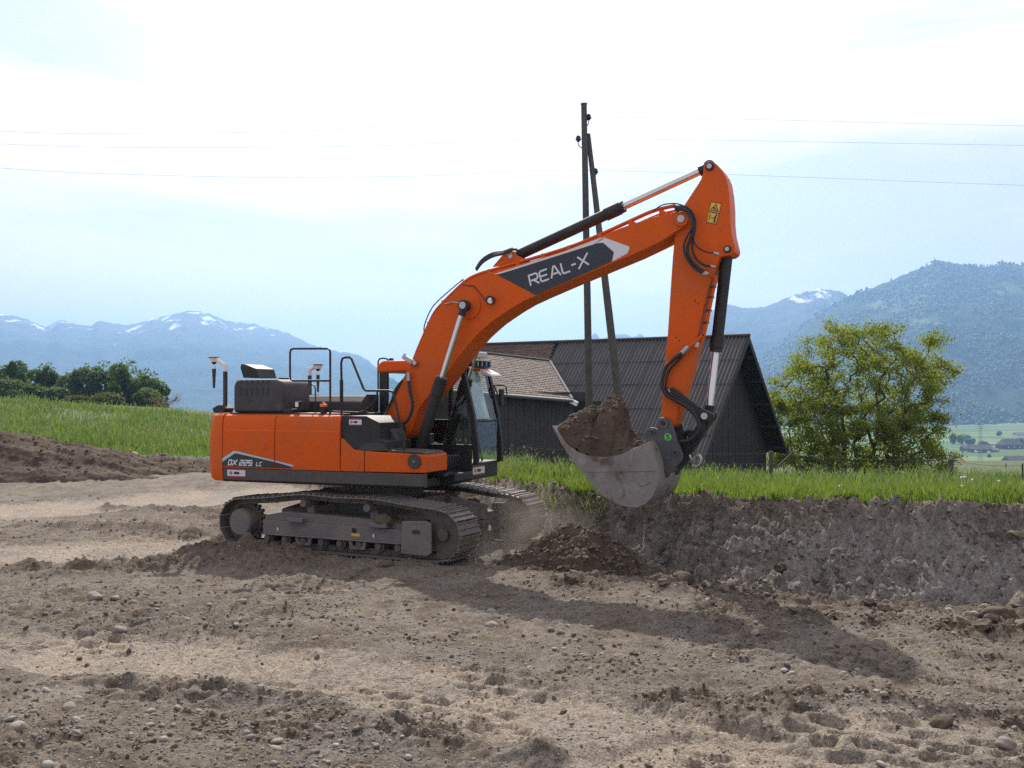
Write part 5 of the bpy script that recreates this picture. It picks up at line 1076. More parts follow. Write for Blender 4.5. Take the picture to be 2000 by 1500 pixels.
def sheet_mesh():
    n = NW*6; vs = []; 
    for j in (0, 1):
        for i in range(n+1):
            x = -i/6*PI_; h = 0.042*math.cos(i/6*2*math.pi)+(0.012 if j else 0.0)
            p = Vector((x, 0, 0))+du*(RL*j)+dn*h; vs.append(tuple(p))
    fs = [(i, i+1, n+1+i+1, n+1+i) for i in range(n)]
    me = bpy.data.meshes.new('roof_sheet'); me.from_pydata(vs, [], fs); me.polygons.foreach_set('use_smooth', [True]*len(fs)); me.materials.append(M['sheet']); return me
shm = sheet_mesh(); NC = 9
rf = MB(); rf.add([(0.5, 0, RZ-0.12), (0.5, -HW, EZ-0.12), (-NC*SW, -HW, EZ-0.12), (-NC*SW, 0, RZ-0.12), (0.5, HW, EZ-0.12), (-16, HW, EZ-0.12), (-16, 0, RZ-0.12), (0.5, 0, RZ-0.05), (0.5, HW, EZ-0.05), (-16, HW, EZ-0.05), (-16, 0, RZ-0.05)],
    [(0, 1, 2, 3), (0, 6, 5, 4), (7, 8, 9, 10)])
roof = rf.build('roof', M['darkwood'], barn, smooth=False)
for c in range(NC):
    for r_ in range(5):
        o = link('roof_sheet', shm, roof); p = Vector((0.5-c*SW, 0, RZ))+du*(r_*sl_len/5)+dn*(0.012*(4-r_)*0.5-0.01+rnd.uniform(0, 0.006)); o.location = p
        o.rotation_euler = (rnd.uniform(-.003, .003), rnd.uniform(-.004, .004), 0)
MB().tube([(0.55, 0, RZ+0.02), (-16, 0, RZ+0.02)], 0.10, 8).build('ridge_cap', M['darkwood'], roof)
o = MB()
for sy in (-1, 1):
    o.add([(0.53, 0, RZ+0.05), (0.53, sy*HW*1.01, EZ), (0.53, sy*HW*1.01, EZ-0.26), (0.53, 0, RZ-0.28), (0.47, 0, RZ+0.05), (0.47, sy*HW*1.01, EZ), (0.47, sy*HW*1.01, EZ-0.26), (0.47, 0, RZ-0.28)],
          [(0, 1, 2, 3), (7, 6, 5, 4), (0, 4, 5, 1), (1, 5, 6, 2), (2, 6, 7, 3)])
    ob = MB(); ob.v, ob.f = o.v, o.f; ob.build('bargeboard', M['darkwood'], roof); o = MB()
for k in range(5):                       # purlin ends carrying the verge
    for sy in (-1, 1):
        yy = sy*HW*(0.12+0.2*k); zz = RZ-abs(yy)*SLP-0.25; MB().box(-0.4, 0.46, yy-0.07, yy+0.07, zz-0.10, zz+0.04).build('purlin', M['darkwood'], roof)
GX = -0.35; nb = 42                        # gable wall of vertical boards
for k in range(nb):
    y0_ = -4.75+k*9.5/nb; y1_ = y0_+9.5/nb-0.012; zt0 = RZ-abs(y0_)*SLP-0.16; zt1 = RZ-abs(y1_)*SLP-0.16; xo = GX+rnd.uniform(-0.008, 0.008)
    MB().add([(xo, y0_, -2.6), (xo, y1_, -2.6), (xo, y1_, zt1), (xo, y0_, zt0), (xo-0.03, y0_, -2.6), (xo-0.03, y1_, -2.6), (xo-0.03, y1_, zt1), (xo-0.03, y0_, zt0)],
             [(0, 1, 2, 3), (7, 6, 5, 4), (1, 5, 6, 2), (3, 7, 4, 0), (3, 2, 6, 7)]).build('wall_board', M['darkwood'], barn, smooth=False)
w = MB(); w.box(-16, GX-0.04, -4.7, 4.7, -2.7, 0.15); w.build('wall', M['darkwood'], barn)
# the tiled wing
npl, dpl = (0, -SLP, 1), RZ              # near roof plane: z = RZ + SLP*y
npl = Vector((0, -SLP, 1)); hit = lambda a, b: B_on(a, b, npl, RZ)
B1, B2 = hit(880, 684), hit(1074, 707); R2 = hit(1086, 668.5); R2 = Vector((R2.x, 0, RZ)); R1 = Vector((B1.x, 0, RZ))
G2 = B_on(1118, 781.5, (0, 1, 0), -6.0); G1 = B_on(880, 762, (0, 1, 0), -6.0)
def tiles(name, a, b, c, d, rows, cols, m, lift=0.03):      # a-b top edge, d-c bottom edge
    vs, fs = [], []
    nrm = (b-a).cross(d-a).normalized()
    if nrm.z < 0: nrm = -nrm
    for r_ in range(rows):
        for k in range(cols):
            off = 0.5*(r_ % 2)
            u0_, u1_ = max((k+off-0.5)/cols, 0), min((k+off+0.5)/cols, 1)
            if u1_-u0_ < 0.001: continue
            g_ = 0.04/cols; t0, t1 = r_/rows, min((r_+1.12)/rows, 1.03)
            pt = lambda u_, t_: (a*(1-u_)+b*u_)*(1-t_)+(d*(1-u_)+c*u_)*t_
            j = rnd.uniform(0, 0.012); sg = rnd.uniform(-0.006, 0.006)
            p = [pt(u0_+g_, t0)+nrm*(0.005+j), pt(u1_-g_, t0)+nrm*(0.005+j), pt(u1_-g_, t1)+nrm*(lift+j+sg), pt((u0_+u1_)/2, t1+0.12/rows)+nrm*(lift+j), pt(u0_+g_, t1)+nrm*(lift+j-sg)]
            q = [x-nrm*0.02 for x in p[2:]]; n0 = len(vs); vs += [tuple(x) for x in p+q]; fs += [(n0, n0+1, n0+2, n0+3, n0+4), (n0+2, n0+5, n0+6, n0+3), (n0+3, n0+6, n0+7, n0+4)]
    me = bpy.data.meshes.new(name); me.from_pydata(vs, [], fs); me.materials.append(m); o = link(name, me, wroof); o['kind'] = 'stuff'; return o
wr = MB(); e_ = Vector((0, 0, -0.05)); wr.add([R1+e_, R2+e_, B2+e_, B1+e_, G2+e_, G1+e_], [(0, 1, 2, 3), (3, 2, 4, 5)])
wroof = wr.build('wing_roof', M['darkwood'], barn, smooth=False)
tiles('roof_tiles', R1, R2, B2, B1, 11, 34, M['tile_red']); tiles('roof_tiles', B1+Vector((0, 0, .02)), B2+Vector((0, 0, .02)), G2, G1, 22, 40, M['tile'])
MB().tube([B1+Vector((0, 0, .08)), B2+Vector((0, 0, .08))], 0.07, 6).build('valley_flashing', M['zinc'], wroof)
MB().tube([B2+Vector((0, 0, .05)), G2+Vector((0, 0, .05))], 0.06, 6).build('verge_trim', M['zinc'], wroof)
MB().tube([G1+Vector((0, -.06, -.05)), G2+Vector((0.1, -.06, -.05))], 0.085, 10).build('gutter', M['zinc'], wroof)
MB().obox(G2+Vector((0.12, -.06, -.10)), Matrix.Rotation(R(25), 3, 'Y'), 0.16, 0.06, 0.09).build('gutter_end', M['white'], wroof)
wy_ = -5.55; xg0, xg1 = G1.x, G2.x-0.25; nb = 30
for k in range(nb):
    xa_ = xg0+(xg1-xg0)*k/nb; xb_ = xg0+(xg1-xg0)*(k+1)/nb-0.012; f_ = (k+.5)/nb; zt0 = G1.z*(1-f_)+G2.z*f_-0.03; yo = wy_+rnd.uniform(-.012, .012)
    MB().box(xa_, xb_, yo, yo+0.03, -2.5, zt0).build('wall_board', M['greywood'], barn, smooth=False)
MB().box(xg1-0.03, xg1, wy_+0.03, -3.0, -2.5, G2.z-0.05).build('wall', M['darkwood'], barn, smooth=False)
MB().box(xg0-3, xg1, wy_+0.05, -4.0, -2.5, G1.z-0.1).build('wall', M['darkwood'], barn, smooth=False)

# ------------------------------------------------------------------ utility pole with leaning brace, and the three wires
M['pole'] = mat('weathered_pole_wood', (0.085, 0.076, 0.062), 0.85, var=[(5, (0.055, 0.05, 0.042), 0.42, 0.66, 9), (1.5, (0.075, 0.082, 0.055), 0.5, 0.75)], bump=(22, 0.5, 0.01))
pl = empty('utility_pole', (W(1151, 800, 30).x, 30, 0)); tag(pl, 'tall grey wooden utility pole with a leaning brace pole behind the bucket', 'utility pole')
ox = Vector(pl.location)
def WP(px, py, D): return W(px, py, D)-ox
zb_ = gz(2.2, 30)-0.3
a, b = WP(1140.5, 204, 30), WP(1151, 800, 30); k = (b-a); e = a+k*((a.z-zb_)/(a.z-b.z))
MB().tube([e, a*0.5+e*0.5, a], [0.118, 0.102, 0.085], 16).build('pole', M['pole'], pl)
MB().cyl(a, a+Vector((0, 0, .03)), 0.10, n=16).build('pole_cap', M['zinc'], pl)
a, b = WP(1148.5, 262, 30.18), WP(1217, 850, 29.2); k = (b-a); e = a+k*((a.z-zb_)/(a.z-b.z))
MB().tube([e, a*0.5+e*0.5, a], [0.125, 0.11, 0.07], 16).build('brace_pole', M['pole'], pl)
def insul(px, py, D, dx):
    c = WP(px, py, D); o = MB()
    for zz, r_ in ((0.0, .05), (.045, .085), (.075, .06), (.11, .07), (.14, .04)): o.cyl(c+Vector((0, 0, zz-.07)), c+Vector((0, 0, zz-.035)), r_, n=12)
    o.build('insulator', M['black'], pl)
    MB().tube(smooth_pts([c+Vector((0, 0, -.06)), c+Vector((0, 0, -.16)), c+Vector((dx*.5, 0, -.24)), c+Vector((dx, 0, -.26))], 4), 0.014, 6).build('insulator_hook', M['black'], pl)
insul(1149.5, 230, 30, -.09); insul(1129.5, 272, 30, .14); insul(1163, 336, 30.1, -.06)
def wire(pts, D, lab):
    P = [W(a, b, d) for a, b, d in pts]; o = MB().tube(smooth_pts(P, 8), 0.0032, 5).build('overhead_wire', M['wire']); tag(o, lab, 'wire', 'overhead wires')
M['wire'] = mat('dull_copper_wire', (0.12, 0.12, 0.125), 0.6, 0.3)
wire([(-700, 205, 19), (0, 256, 23), (300, 260, 25), (640, 254, 27), (1149, 229, 30), (2000, 246, 30), (2900, 262, 30)], 30, 'topmost of the three thin wires at the utility pole')
wire([(-700, 228, 19), (0, 281, 23), (380, 288, 25.5), (760, 284, 27.5), (1129, 271, 30), (2000, 284, 30), (2900, 296, 30)], 30, 'middle one of the three thin overhead wires')
wire([(-700, 262, 19), (0, 328, 23), (300, 342, 25), (560, 346.5, 26.5), (850, 343, 28.5), (1162, 333, 30), (2000, 362, 30), (2900, 388, 30)], 30, 'lowest of the three thin overhead wires, on the brace pole')

# ------------------------------------------------------------------ pasture fence
fn = empty('pasture_fence', (W(1506, 900, 28).x, 28, 0)); tag(fn, 'wire pasture fence on rough wooden posts behind the grass bank', 'fence'); fo = Vector(fn.location)
posts = []
for px, py, D, r_, nm in ((1000, 868, 31, .05, 1), (1238, 876, 29.5, .055, 0), (1506, 881, 28, .065, 1), (1857, 896, 27, .072, 1), (1997, 905, 26, .022, 1), (2160, 915, 25, .07, 1)):
    t_ = W(px, py, D); z0_ = gz(t_.x, D)-.2; b_ = Vector((t_.x+rnd.uniform(-.02, .02), D, z0_)); posts.append(t_-fo)
    o = MB(); o.tube([b_-fo, t_-fo-Vector((0, 0, .02)), t_-fo], [r_*1.05, r_, r_*.8], 10); o.build('fence_post', M['pole'], fn)
for dz in (0.06, 0.34):
    for p, q in zip(posts[:-1], posts[1:]):
        m_ = (p+q)/2-Vector((0, 0, .05)); MB().tube(smooth_pts([p-Vector((0, .06, dz)), m_-Vector((0, .06, dz)), q-Vector((0, .06, dz))], 5), 0.006, 4).build('fence_wire', M['wire'], fn)
MB().tube([W(1514, 916, 27.6)-fo, W(1547, 884, 27.9)-fo], .022, 6).build('stay_wire', M['zinc'], fn)

# ------------------------------------------------------------------ grass
M['grass'] = leaf_mat('meadow_grass', [(0.070, 0.122, 0.024), (0.098, 0.160, 0.034), (0.135, 0.198, 0.048), (0.08, 0.14, 0.028), (0.175, 0.215, 0.075), (0.16, 0.165, 0.085)], 0.5)
M['seed'] = leaf_mat('seed_heads', [(0.15, 0.18, 0.10), (0.20, 0.20, 0.13), (0.13, 0.17, 0.08), (0.24, 0.23, 0.17)], 0.4)
def blades(name, X, Y, Z, H, Wd, m, lean=0.35, kind='stuff'):
    n = len(X); a = rs.rand(n)*6.283; ln = H*lean*(0.3+rs.rand(n)); dx, dy = np.cos(a)*ln, np.sin(a)*ln
    f = rs.rand(n)*3.14; wx, wy = np.cos(f)*Wd*0.5, np.sin(f)*Wd*0.5
    P = np.zeros((n, 5, 3)); z0 = np.zeros(n)
    P[:, 0] = np.stack([X-wx, Y-wy, Z-.03], -1); P[:, 1] = np.stack([X+wx, Y+wy, Z-.03], -1)
    P[:, 2] = np.stack([X+dx*.35+wx*.8, Y+dy*.35+wy*.8, Z+H*.6], -1); P[:, 3] = np.stack([X+dx*.35-wx*.8, Y+dy*.35-wy*.8, Z+H*.6], -1)
    P[:, 4] = np.stack([X+dx, Y+dy, Z+H], -1)
    b = (np.arange(n)*5)[:, None]
    F = np.concatenate([b+np.array([[0, 1, 2]]), b+np.array([[0, 2, 3]]), b+np.array([[3, 2, 4]])], 0)
    return mesh_np(name, P.reshape(-1, 3), F, m, smooth=False, kind=kind)
def seeds(name, X, Y, Z, H, s, m):
    n = len(X); P = np.zeros((n, 4, 3)); a = rs.rand(n)*3.14; w_ = s*.16; tx, ty = (rs.rand(n)-.5)*.12, (rs.rand(n)-.5)*.12
    P[:, 0] = np.stack([X, Y, Z+H], -1); P[:, 1] = np.stack([X+np.cos(a)*w_+tx*.5, Y+np.sin(a)*w_+ty*.5, Z+H+s*.4], -1)
    P[:, 2] = np.stack([X+tx, Y+ty, Z+H+s], -1); P[:, 3] = np.stack([X-np.cos(a)*w_+tx*.5, Y-np.sin(a)*w_+ty*.5, Z+H+s*.4], -1)
    mesh_np(name, P.reshape(-1, 3), np.arange(n*4).reshape(n, 4), m, smooth=False, kind='stuff')
# strip on top of the bank
n = 110000; X = rs.uniform(-5, 10.5, n); d = rs.rand(n)**1.9*13; Y = edge_y(X)-0.10+d; Z, _l, _f, _g, _o = ground_z(X, Y, True, True)
den = np.clip(0.75+0.8*fbm(X*.7, Y*.7, 3), .15, 1)*np.clip(.35+1.0*d+.6*fbm(X*2.3, Y*2.3, 2), .08, 1); k = (rs.rand(n) < den); X, Y, Z, d = X[k], Y[k], Z[k], d[k]
hh = (0.16+0.20*rs.rand(len(X)))*np.clip(1+0.55*fbm(X*.9+3, Y*.9, 3), .45, 1.6)*np.clip(.55+d*0.9, .55, 1.12)*np.where(X < 1.6, .75, .70)
blades('bank_grass', X, Y, Z, hh, 0.010+0.009*rs.rand(len(X)), M['grass'], .45)
k = (rs.rand(len(X)) < .010) & (d > .5); seeds('grass_seed_heads', X[k], Y[k], Z[k], hh[k]*1.25, .05+.06*rs.rand(k.sum()), M['seed'])
blades('grass_stalks', X[k], Y[k], Z[k], hh[k]*1.28, np.full(k.sum(), .005), M['seed'], .05)
# meadow to the left and towards the barn
n = 140000; Y = np.exp(rs.uniform(math.log(20), math.log(88), n)); X = rs.uniform(-.76, .08, n)*Y; X = np.where(rs.rand(n) < .15, rs.uniform(.0, .55, n)*Y, X)
k = Y > edge_y(X)+.2; X, Y = X[k], Y[k]
mown = sst(-.455, -.475, X/Y+0.01*fbm(X, Y, 2))*sst(50, 44, Y)*sst(30, 34, Y); keep = rs.rand(len(X)) < np.clip(.62+.75*fbm(X*.16, Y*.16, 3), .2, 1); X, Y, mown = X[keep], Y[keep], mown[keep]
Z = ground_z(X, Y, True); tall = np.clip(.8+.75*fbm(X*.22+8, Y*.22, 3), .4, 1.7)*(1-.75*mown)
near_e = np.clip((Y-edge_y(X))/3, .45, 1)
H_ = (.30+.36*rs.rand(len(X)))*tall*near_e
M['grass2'] = leaf_mat('ripe_meadow_grass', [(0.070, 0.125, 0.036), (0.095, 0.155, 0.048), (0.12, 0.18, 0.062), (0.08, 0.145, 0.042), (0.15, 0.195, 0.085), (0.14, 0.17, 0.095)], .45)
blades('meadow_grass', X, Y, Z, H_, 0.02+0.0006*Y*(.5+rs.rand(len(X))), M['grass2'], .5)
k = rs.rand(len(X)) < .3*np.clip(fbm(X*.2, Y*.2, 2)+.5, 0, 1); seeds('grass_seed_heads', X[k], Y[k], Z[k], H_[k]*1.0, (.07+.06*rs.rand(k.sum()))*np.clip(Y[k]/34, .6, 2), M['seed'])
# weeds hanging over the bank, dandelions
X = rs.uniform(.2, 1.5, 350); Y = edge_y(X)-.05-rs.rand(350)*.5; Z = ground_z(X, Y, True); blades('bank_weeds', X, Y, Z, .08+.14*rs.rand(350), np.full(350, .016), M['grass'], .8)
o_ = []
for px, py, D in ((1878, 933, 20), (1899, 937, 20), (1951, 940, 19), (1976, 948, 18), (1775, 955, 17), (1979, 952, 18), (1879, 950, 17.5), (1884, 932, 20), (1640, 950, 17)):
    p = W(px, py, D); mb = MB(); bm = bmesh.new(); bmesh.ops.create_icosphere(bm, subdivisions=1, radius=.026); mb.add([v.co+p for v in bm.verts], [tuple(v.index for v in f.verts) for f in bm.faces]); bm.free()
    mb.tube([p, Vector((p.x+.02, D, gz(p.x, D)))], .004, 4); o_.append(mb)
big = MB()
for q in o_: big.add(q.v, q.f)
dn_ = big.build('dandelion_clocks', M['white']); dn_['kind'] = 'stuff'

# ------------------------------------------------------------------ trees
M['bark'] = mat('dark_bark', (0.05, 0.042, 0.033), 0.9, var=[(6, (0.08, 0.07, 0.055), 0.5, 0.7, 8)], bump=(20, .6, .02))
def leaf_quads(P, S, up=0.3):
    n = len(P); a = rs.normal(size=(n, 3)); a /= np.linalg.norm(a, axis=1)[:, None]; b = rs.normal(size=(n, 3)); b -= (b*a).sum(1)[:, None]*a; b /= np.linalg.norm(b, axis=1)[:, None]
    S = S[:, None]; V = np.stack([P-a*S, P+b*S*.45, P+a*S, P-b*S*.45], 1).reshape(-1, 3); return V, np.arange(n*4).reshape(n, 4)
def branchy(root, dirs, L0, r0, seed, levels=5, spread=.55, grav=0.0):
    R_ = random.Random(seed); tubes = []; tips = []
    def grow(p, d, ln, r, lv):
        pts = [p]; rr = [r]; q = p; dd = d
        for i in range(4):
            dd = (dd+Vector((R_.gauss(0, .16), R_.gauss(0, .16), R_.gauss(0, .12)+grav*(lv > 2)))).normalized(); q = q+dd*ln/4; pts.append(q); rr.append(r*(1-.11*(i+1)))
        tubes.append((pts, rr, lv))
        if lv >= levels: tips.append((q, lv)); return
        if lv >= levels-1: tips.append((pts[2], lv))
        for i in range(R_.choice((2, 3, 3)) if lv < 3 else R_.choice((2, 3))):
            ax = dd.orthogonal(); ax.rotate(Matrix.Rotation(R_.uniform(0, 6.283), 3, dd)); nd = (dd+ax*R_.uniform(spread*.5, spread*1.5)).normalized(); st = pts[4] if i < 2 else pts[R_.choice((2, 3))]
            grow(st, nd, ln*R_.uniform(.66, .86), r*R_.uniform(.50, .64), lv+1)
    for d, l, r in dirs: grow(root, Vector(d).normalized(), l, r, 0)
    return tubes, tips
M['walnut'] = leaf_mat('young_walnut_leaves', [(0.14, 0.185, 0.03), (0.195, 0.225, 0.04), (0.11, 0.16, 0.028), (0.215, 0.21, 0.05), (0.16, 0.21, 0.036), (0.12, 0.15, 0.032)], .55)
D = 52.0; tb_ = W(1690, 940, D); tz_g = gz(tb_.x, D); wt = empty('walnut_tree', (tb_.x, D, tz_g)); tag(wt, 'spreading walnut tree with sparse yellow-green leaves right of the barn', 'tree')
# limbs grow towards leaf clusters spread through the crown's own outline
OUT = [((px-1690)*D/FPX, CAM_H+(HOR-py)/FPX*D-tz_g) for px, py in ((1512, 905), (1506, 830), (1508, 765), (1522, 738), (1545, 715), (1556, 690), (1575, 668), (1592, 648), (1618, 632), (1645, 622), (1668, 640), (1688, 628), (1702, 645), (1722, 640), (1750, 645), (1772, 660), (1798, 652), (1838, 655), (1848, 690), (1846, 735), (1846, 770), (1826, 795), (1842, 830), (1861, 858), (1850, 885), (1846, 915), (1790, 925), (1600, 925))]
def inpoly(x, z):
    c = False; j = len(OUT)-1
    for i in range(len(OUT)):
        (xi, zi), (xj, zj) = OUT[i], OUT[j]
        if (zi > z) != (zj > z) and x < (xj-xi)*(z-zi)/(zj-zi)+xi: c = not c
        j = i
    return c
R_ = random.Random(5); cent = []
while len(cent) < 620:
    x, z = R_.uniform(-5, 4.6), R_.uniform(.2, 8.6)
    if not inpoly(x, z): continue
    w_ = 3.3*math.sqrt(max(0.05, 1-((x+.2)/5)**2))*(.45+.55*math.sin(math.pi*min(1, (z+1)/9.5))); y = R_.uniform(-1, 1)*w_
    if (x+.2)**2/9+y*y/6+(z-3.5)**2/7 < .42 and R_.random() < .6: continue
    cent.append(Vector((x, y, z)))
nodes = []; par = []
def addn(p, q): nodes.append(Vector(p)); par.append(q); return len(nodes)-1
for limb in ([(.2, 0, -.4), (.25, 0, .8), (.45, .05, 1.7), (.6, .1, 2.6), (1.3, .2, 3.6), (2.0, .1, 4.6)], [(-.9, .3, -.4), (-1.0, .3, 1.0), (-.95, .3, 2.2), (-1.1, .3, 3.4), (-1.5, .2, 4.5)], [(.8, -.2, -.3), (1.0, -.2, .7), (1.6, -.3, 1.6), (2.6, -.4, 2.4), (3.3, -.4, 2.6)], [(-3.0, -.2, -.4), (-3.5, -.2, .5), (-3.8, -.2, 1.6), (-3.9, -.2, 2.8)], [(-2.9, .5, -.4), (-3.3, .2, .1), (-4.1, 0, .45)]):
    q = -1
    for p in limb: q = addn(p, q)
for a_ in ((2, (.1, .1, 3.0), (-.2, .1, 4.2), (.2, 0, 5.4)),):
    q = a_[0]
    for p in a_[1:]: q = addn(p, q)
base_ = Vector((0, 0, 1.0)); cent.sort(key=lambda c: (c-base_).length)
for c in cent:
    NA = np.array([tuple(p) for p in nodes]); d_ = np.linalg.norm(NA-np.array(c), axis=1)+np.where(NA[:, 2] > c.z+.3, .8, 0); k = int(d_.argmin()); p0 = nodes[k]; q = k
    st = max(2, int((c-p0).length/.35)); sag = Vector((R_.gauss(0, .12), R_.gauss(0, .12), R_.gauss(.05, .12)))
    for i in range(1, st+1):
        f = i/st; q = addn(p0.lerp(c, f)+sag*math.sin(f*math.pi)+Vector((R_.gauss(0, .04), R_.gauss(0, .04), R_.gauss(0, .04)))*(i < st), q)
cnt = [1]*len(nodes)
for i in range(len(nodes)-1, -1, -1):
    if par[i] >= 0: cnt[par[i]] += cnt[i]
tr = MB()
for i in range(len(nodes)):
    if par[i] >= 0:
        r1 = .0085*cnt[i]**.46; r0 = min(.0085*cnt[par[i]]**.46, r1*1.5); tr.cyl(nodes[par[i]], nodes[i], r0, r1, 7 if r1 > .05 else 4, False)
tr.build('trunk', M['bark'], wt)
tp_ = np.array([tuple(c) for c in cent]); wgt = rs.rand(len(tp_))**1.2+.12; wgt /= wgt.sum()
wgt = wgt*np.where(tp_[:, 2] < 4.0, 1.5, 1.0); wgt /= wgt.sum(); n = 66000; k = rs.choice(len(tp_), n, p=wgt); P = tp_[k]+rs.normal(size=(n, 3))*np.array([.21, .21, .15])
P = P[P[:, 2] > -.1]
Vl, Fl = leaf_quads(P, .045+.06*rs.rand(len(P))); mesh_np('crown', Vl, Fl, M['walnut'], wt, smooth=False)
def crown_tree(name, px, topy, wpx, D, lab, m, hfrac=1.0, dens=2600, leaf=.22, squash=1.0, group=None, base=None):
    x = (px-1000)/FPX*D; zt_ = CAM_H+(HOR-topy)/FPX*D; zg = gz(x, D) if base is None else base; wd_ = wpx/FPX*D; h = zt_-zg
    e = empty(name, (x, D, zg)); tag(e, lab, 'tree', group); R_ = random.Random(int(px*7+topy))
    MB().tube([(0, 0, -.3), (R_.uniform(-.1, .1)*h*.2, 0, h*.35), (R_.uniform(-.1, .1)*h, R_.uniform(-.1, .1)*h, h*.75)], [h*.035, h*.026, h*.01], 7).build('trunk', M['bark'], e)
    lumps = [(Vector((0, 0, h*.62)), wd_*.36, h*.36)]
    for i in range(15):
        a = R_.uniform(0, 6.283); rr = wd_*.5*R_.uniform(.35, .62); zz = h*R_.uniform(.22, .80); s = 1-.5*max(0, zz/h-.5)
        lumps.append((Vector((math.cos(a)*rr*s, math.sin(a)*rr*s, zz)), wd_*R_.uniform(.11, .22), h*R_.uniform(.09, .18)))
    PP = []
    for c, ra, rz in lumps:
        q = rs.normal(size=(dens//12, 3)); q /= np.linalg.norm(q, axis=1)[:, None]; rad = rs.uniform(.72, 1.05, (len(q), 1)); q = q*rad*np.array([ra, ra, rz]); PP.append(q+np.array(c))
    P = np.concatenate(PP); P = P[(P[:, 2] > h*.04) & (P[:, 2] < h*1.02)]
    Vl, Fl = leaf_quads(P, leaf*(.6+.8*rs.rand(len(P)))*D/150); mesh_np('crown', Vl, Fl, m, e, smooth=False); return e
M['dkleaf'] = leaf_mat('dark_wood_leaves', [(0.055, 0.092, 0.038), (0.078, 0.122, 0.048), (0.10, 0.145, 0.06), (0.065, 0.106, 0.044)], .5)
M['mdleaf'] = leaf_mat('mid_green_leaves', [(0.065, 0.10, 0.042), (0.085, 0.13, 0.052), (0.10, 0.145, 0.06), (0.075, 0.115, 0.046)], .4)
M['olleaf'] = leaf_mat('olive_leaves', [(0.075, 0.085, 0.03), (0.095, 0.105, 0.036), (0.06, 0.075, 0.026)], .4)
M['pinkleaf'] = leaf_mat('reddish_twigs', [(0.16, 0.11, 0.09), (0.20, 0.14, 0.12), (0.13, 0.09, 0.08)], .3)
WOOD = [(-12, 706, 70, 162, 'dkleaf', 'dark tree of the wood cut off by the left edge'),
 (34, 700, 62, 160, 'dkleaf', 'dark tree with a ragged top at the left end of the wood'), (88, 705, 70, 158, 'dkleaf', 'dark rounded tree second from the left in the wood'),
 (132, 722, 58, 156, 'mdleaf', 'paler green tree in the dip of the wood line'), (168, 709, 66, 155, 'mdleaf', 'mid-green tree in the middle of the wood'),
 (204, 703, 70, 154, 'mdleaf', 'tall mid-green tree of the wood just right of its middle'), (247, 696, 84, 152, 'dkleaf', 'tallest dark tree of the wood'),
 (286, 716, 66, 150, 'dkleaf', 'dark tree sloping down towards the right end of the wood'), (310, 738, 46, 149, 'dkleaf', 'last dark tree at the right end of the wood'),
 (10, 733, 100, 138, 'mdleaf', 'light green bushy tree at the left edge before the wood'), (66, 748, 64, 136, 'mdleaf', 'light green bush below the second dark tree of the wood'),
 (108, 752, 48, 135, 'mdleaf', 'small light bush below the pale tree of the wood'), (150, 772, 60, 118, 'olleaf', 'low olive shrub on the meadow crest, left one of two'),
 (208, 766, 70, 116, 'olleaf', 'low olive shrub on the meadow crest, right one of two'), (288, 757, 60, 114, 'dkleaf', 'small rounded dark bush standing before the right end of the wood')]
for px, ty, wpx, D, m, lab in WOOD:
    crown_tree('tree' if ty < 740 else 'shrub', px, ty, wpx*1.12, D, lab, M[m], dens=4600, leaf=.26, group='wood on the hill', base=gz((px-1000)/FPX*D, D)-.3)
# bare-looking young tree
D = 112; p = W(333, 806, D); yt = empty('young_tree', (p.x, D, p.z-.6)); tag(yt, 'thin leaning young tree with reddish twigs right of the wood', 'tree')
tubes, tips = branchy(Vector((0, 0, 0)), [((.16, 0, 1), 1.1, .05)], 1, .1, 5, 3, .6); tr = MB()
for pts, rr, lv in tubes: tr.tube(pts, [max(x, .02) for x in rr], 4, False)
tr.build('trunk', M['bark'], yt); tp_ = np.array([tuple(t[0]) for t in tips]); n = 700; P = tp_[rs.randint(0, len(tp_), n)]+rs.normal(size=(n, 3))*.22
Vl, Fl = leaf_quads(P, .05+.05*rs.rand(n)); mesh_np('crown', Vl, Fl, M['pinkleaf'], yt, smooth=False)
# ------------------------------------------------------------------ valley floor with fields, farms, pylon
VZ = -70.0
def vd_(py): return (CAM_H-VZ)*FPX/(py-HOR)
M['field'] = bpy.data.materials.new('valley_fields'); M['field'].use_nodes = True
t = M['field'].node_tree; p = t.nodes['Principled BSDF']; p.inputs['Roughness'].default_value = .95; p.inputs['Specular IOR Level'].default_value = .2
pos = t.nodes.new('ShaderNodeNewGeometry').outputs['Position']
mpn = t.nodes.new('ShaderNodeMapping'); mpn.inputs['Scale'].default_value = (.0028, .0075, 0); mpn.inputs['Rotation'].default_value = (0, 0, .12); t.links.new(pos, mpn.inputs[0])
vo = t.nodes.new('ShaderNodeTexVoronoi'); vo.feature = 'F1'; vo.distance = 'CHEBYCHEV'; vo.inputs['Scale'].default_value = 1.6; t.links.new(mpn.outputs[0], vo.inputs['Vector'])
sc_ = t.nodes.new('ShaderNodeSeparateColor'); t.links.new(vo.outputs['Color'], sc_.inputs[0])
rp = t.nodes.new('ShaderNodeValToRGB'); rp.color_ramp.interpolation = 'CONSTANT'; e = rp.color_ramp.elements
e[0].color = (.10, .17, .035, 1); e[1].position = .8; e[1].color = (.075, .13, .03, 1)
for q, c in ((.2, (.14, .20, .05)), (.42, (.085, .155, .035)), (.6, (.17, .20, .07))): e.new(q).color = (*c, 1)
t.links.new(sc_.outputs[0], rp.inputs[0]); t.links.new(rp.outputs[0], p.inputs['Base Color'])
xs = np.linspace(-2600, 4200, 60); yv = np.geomspace(380, 5200, 40); XX, YY = np.meshgrid(xs, yv); ZZ = VZ+0*XX+1.5*fbm(XX*.003, YY*.003, 2)
ZZ = ZZ + 14*np.exp(-((XX-1330)/150)**2-((YY-2680)/130)**2)
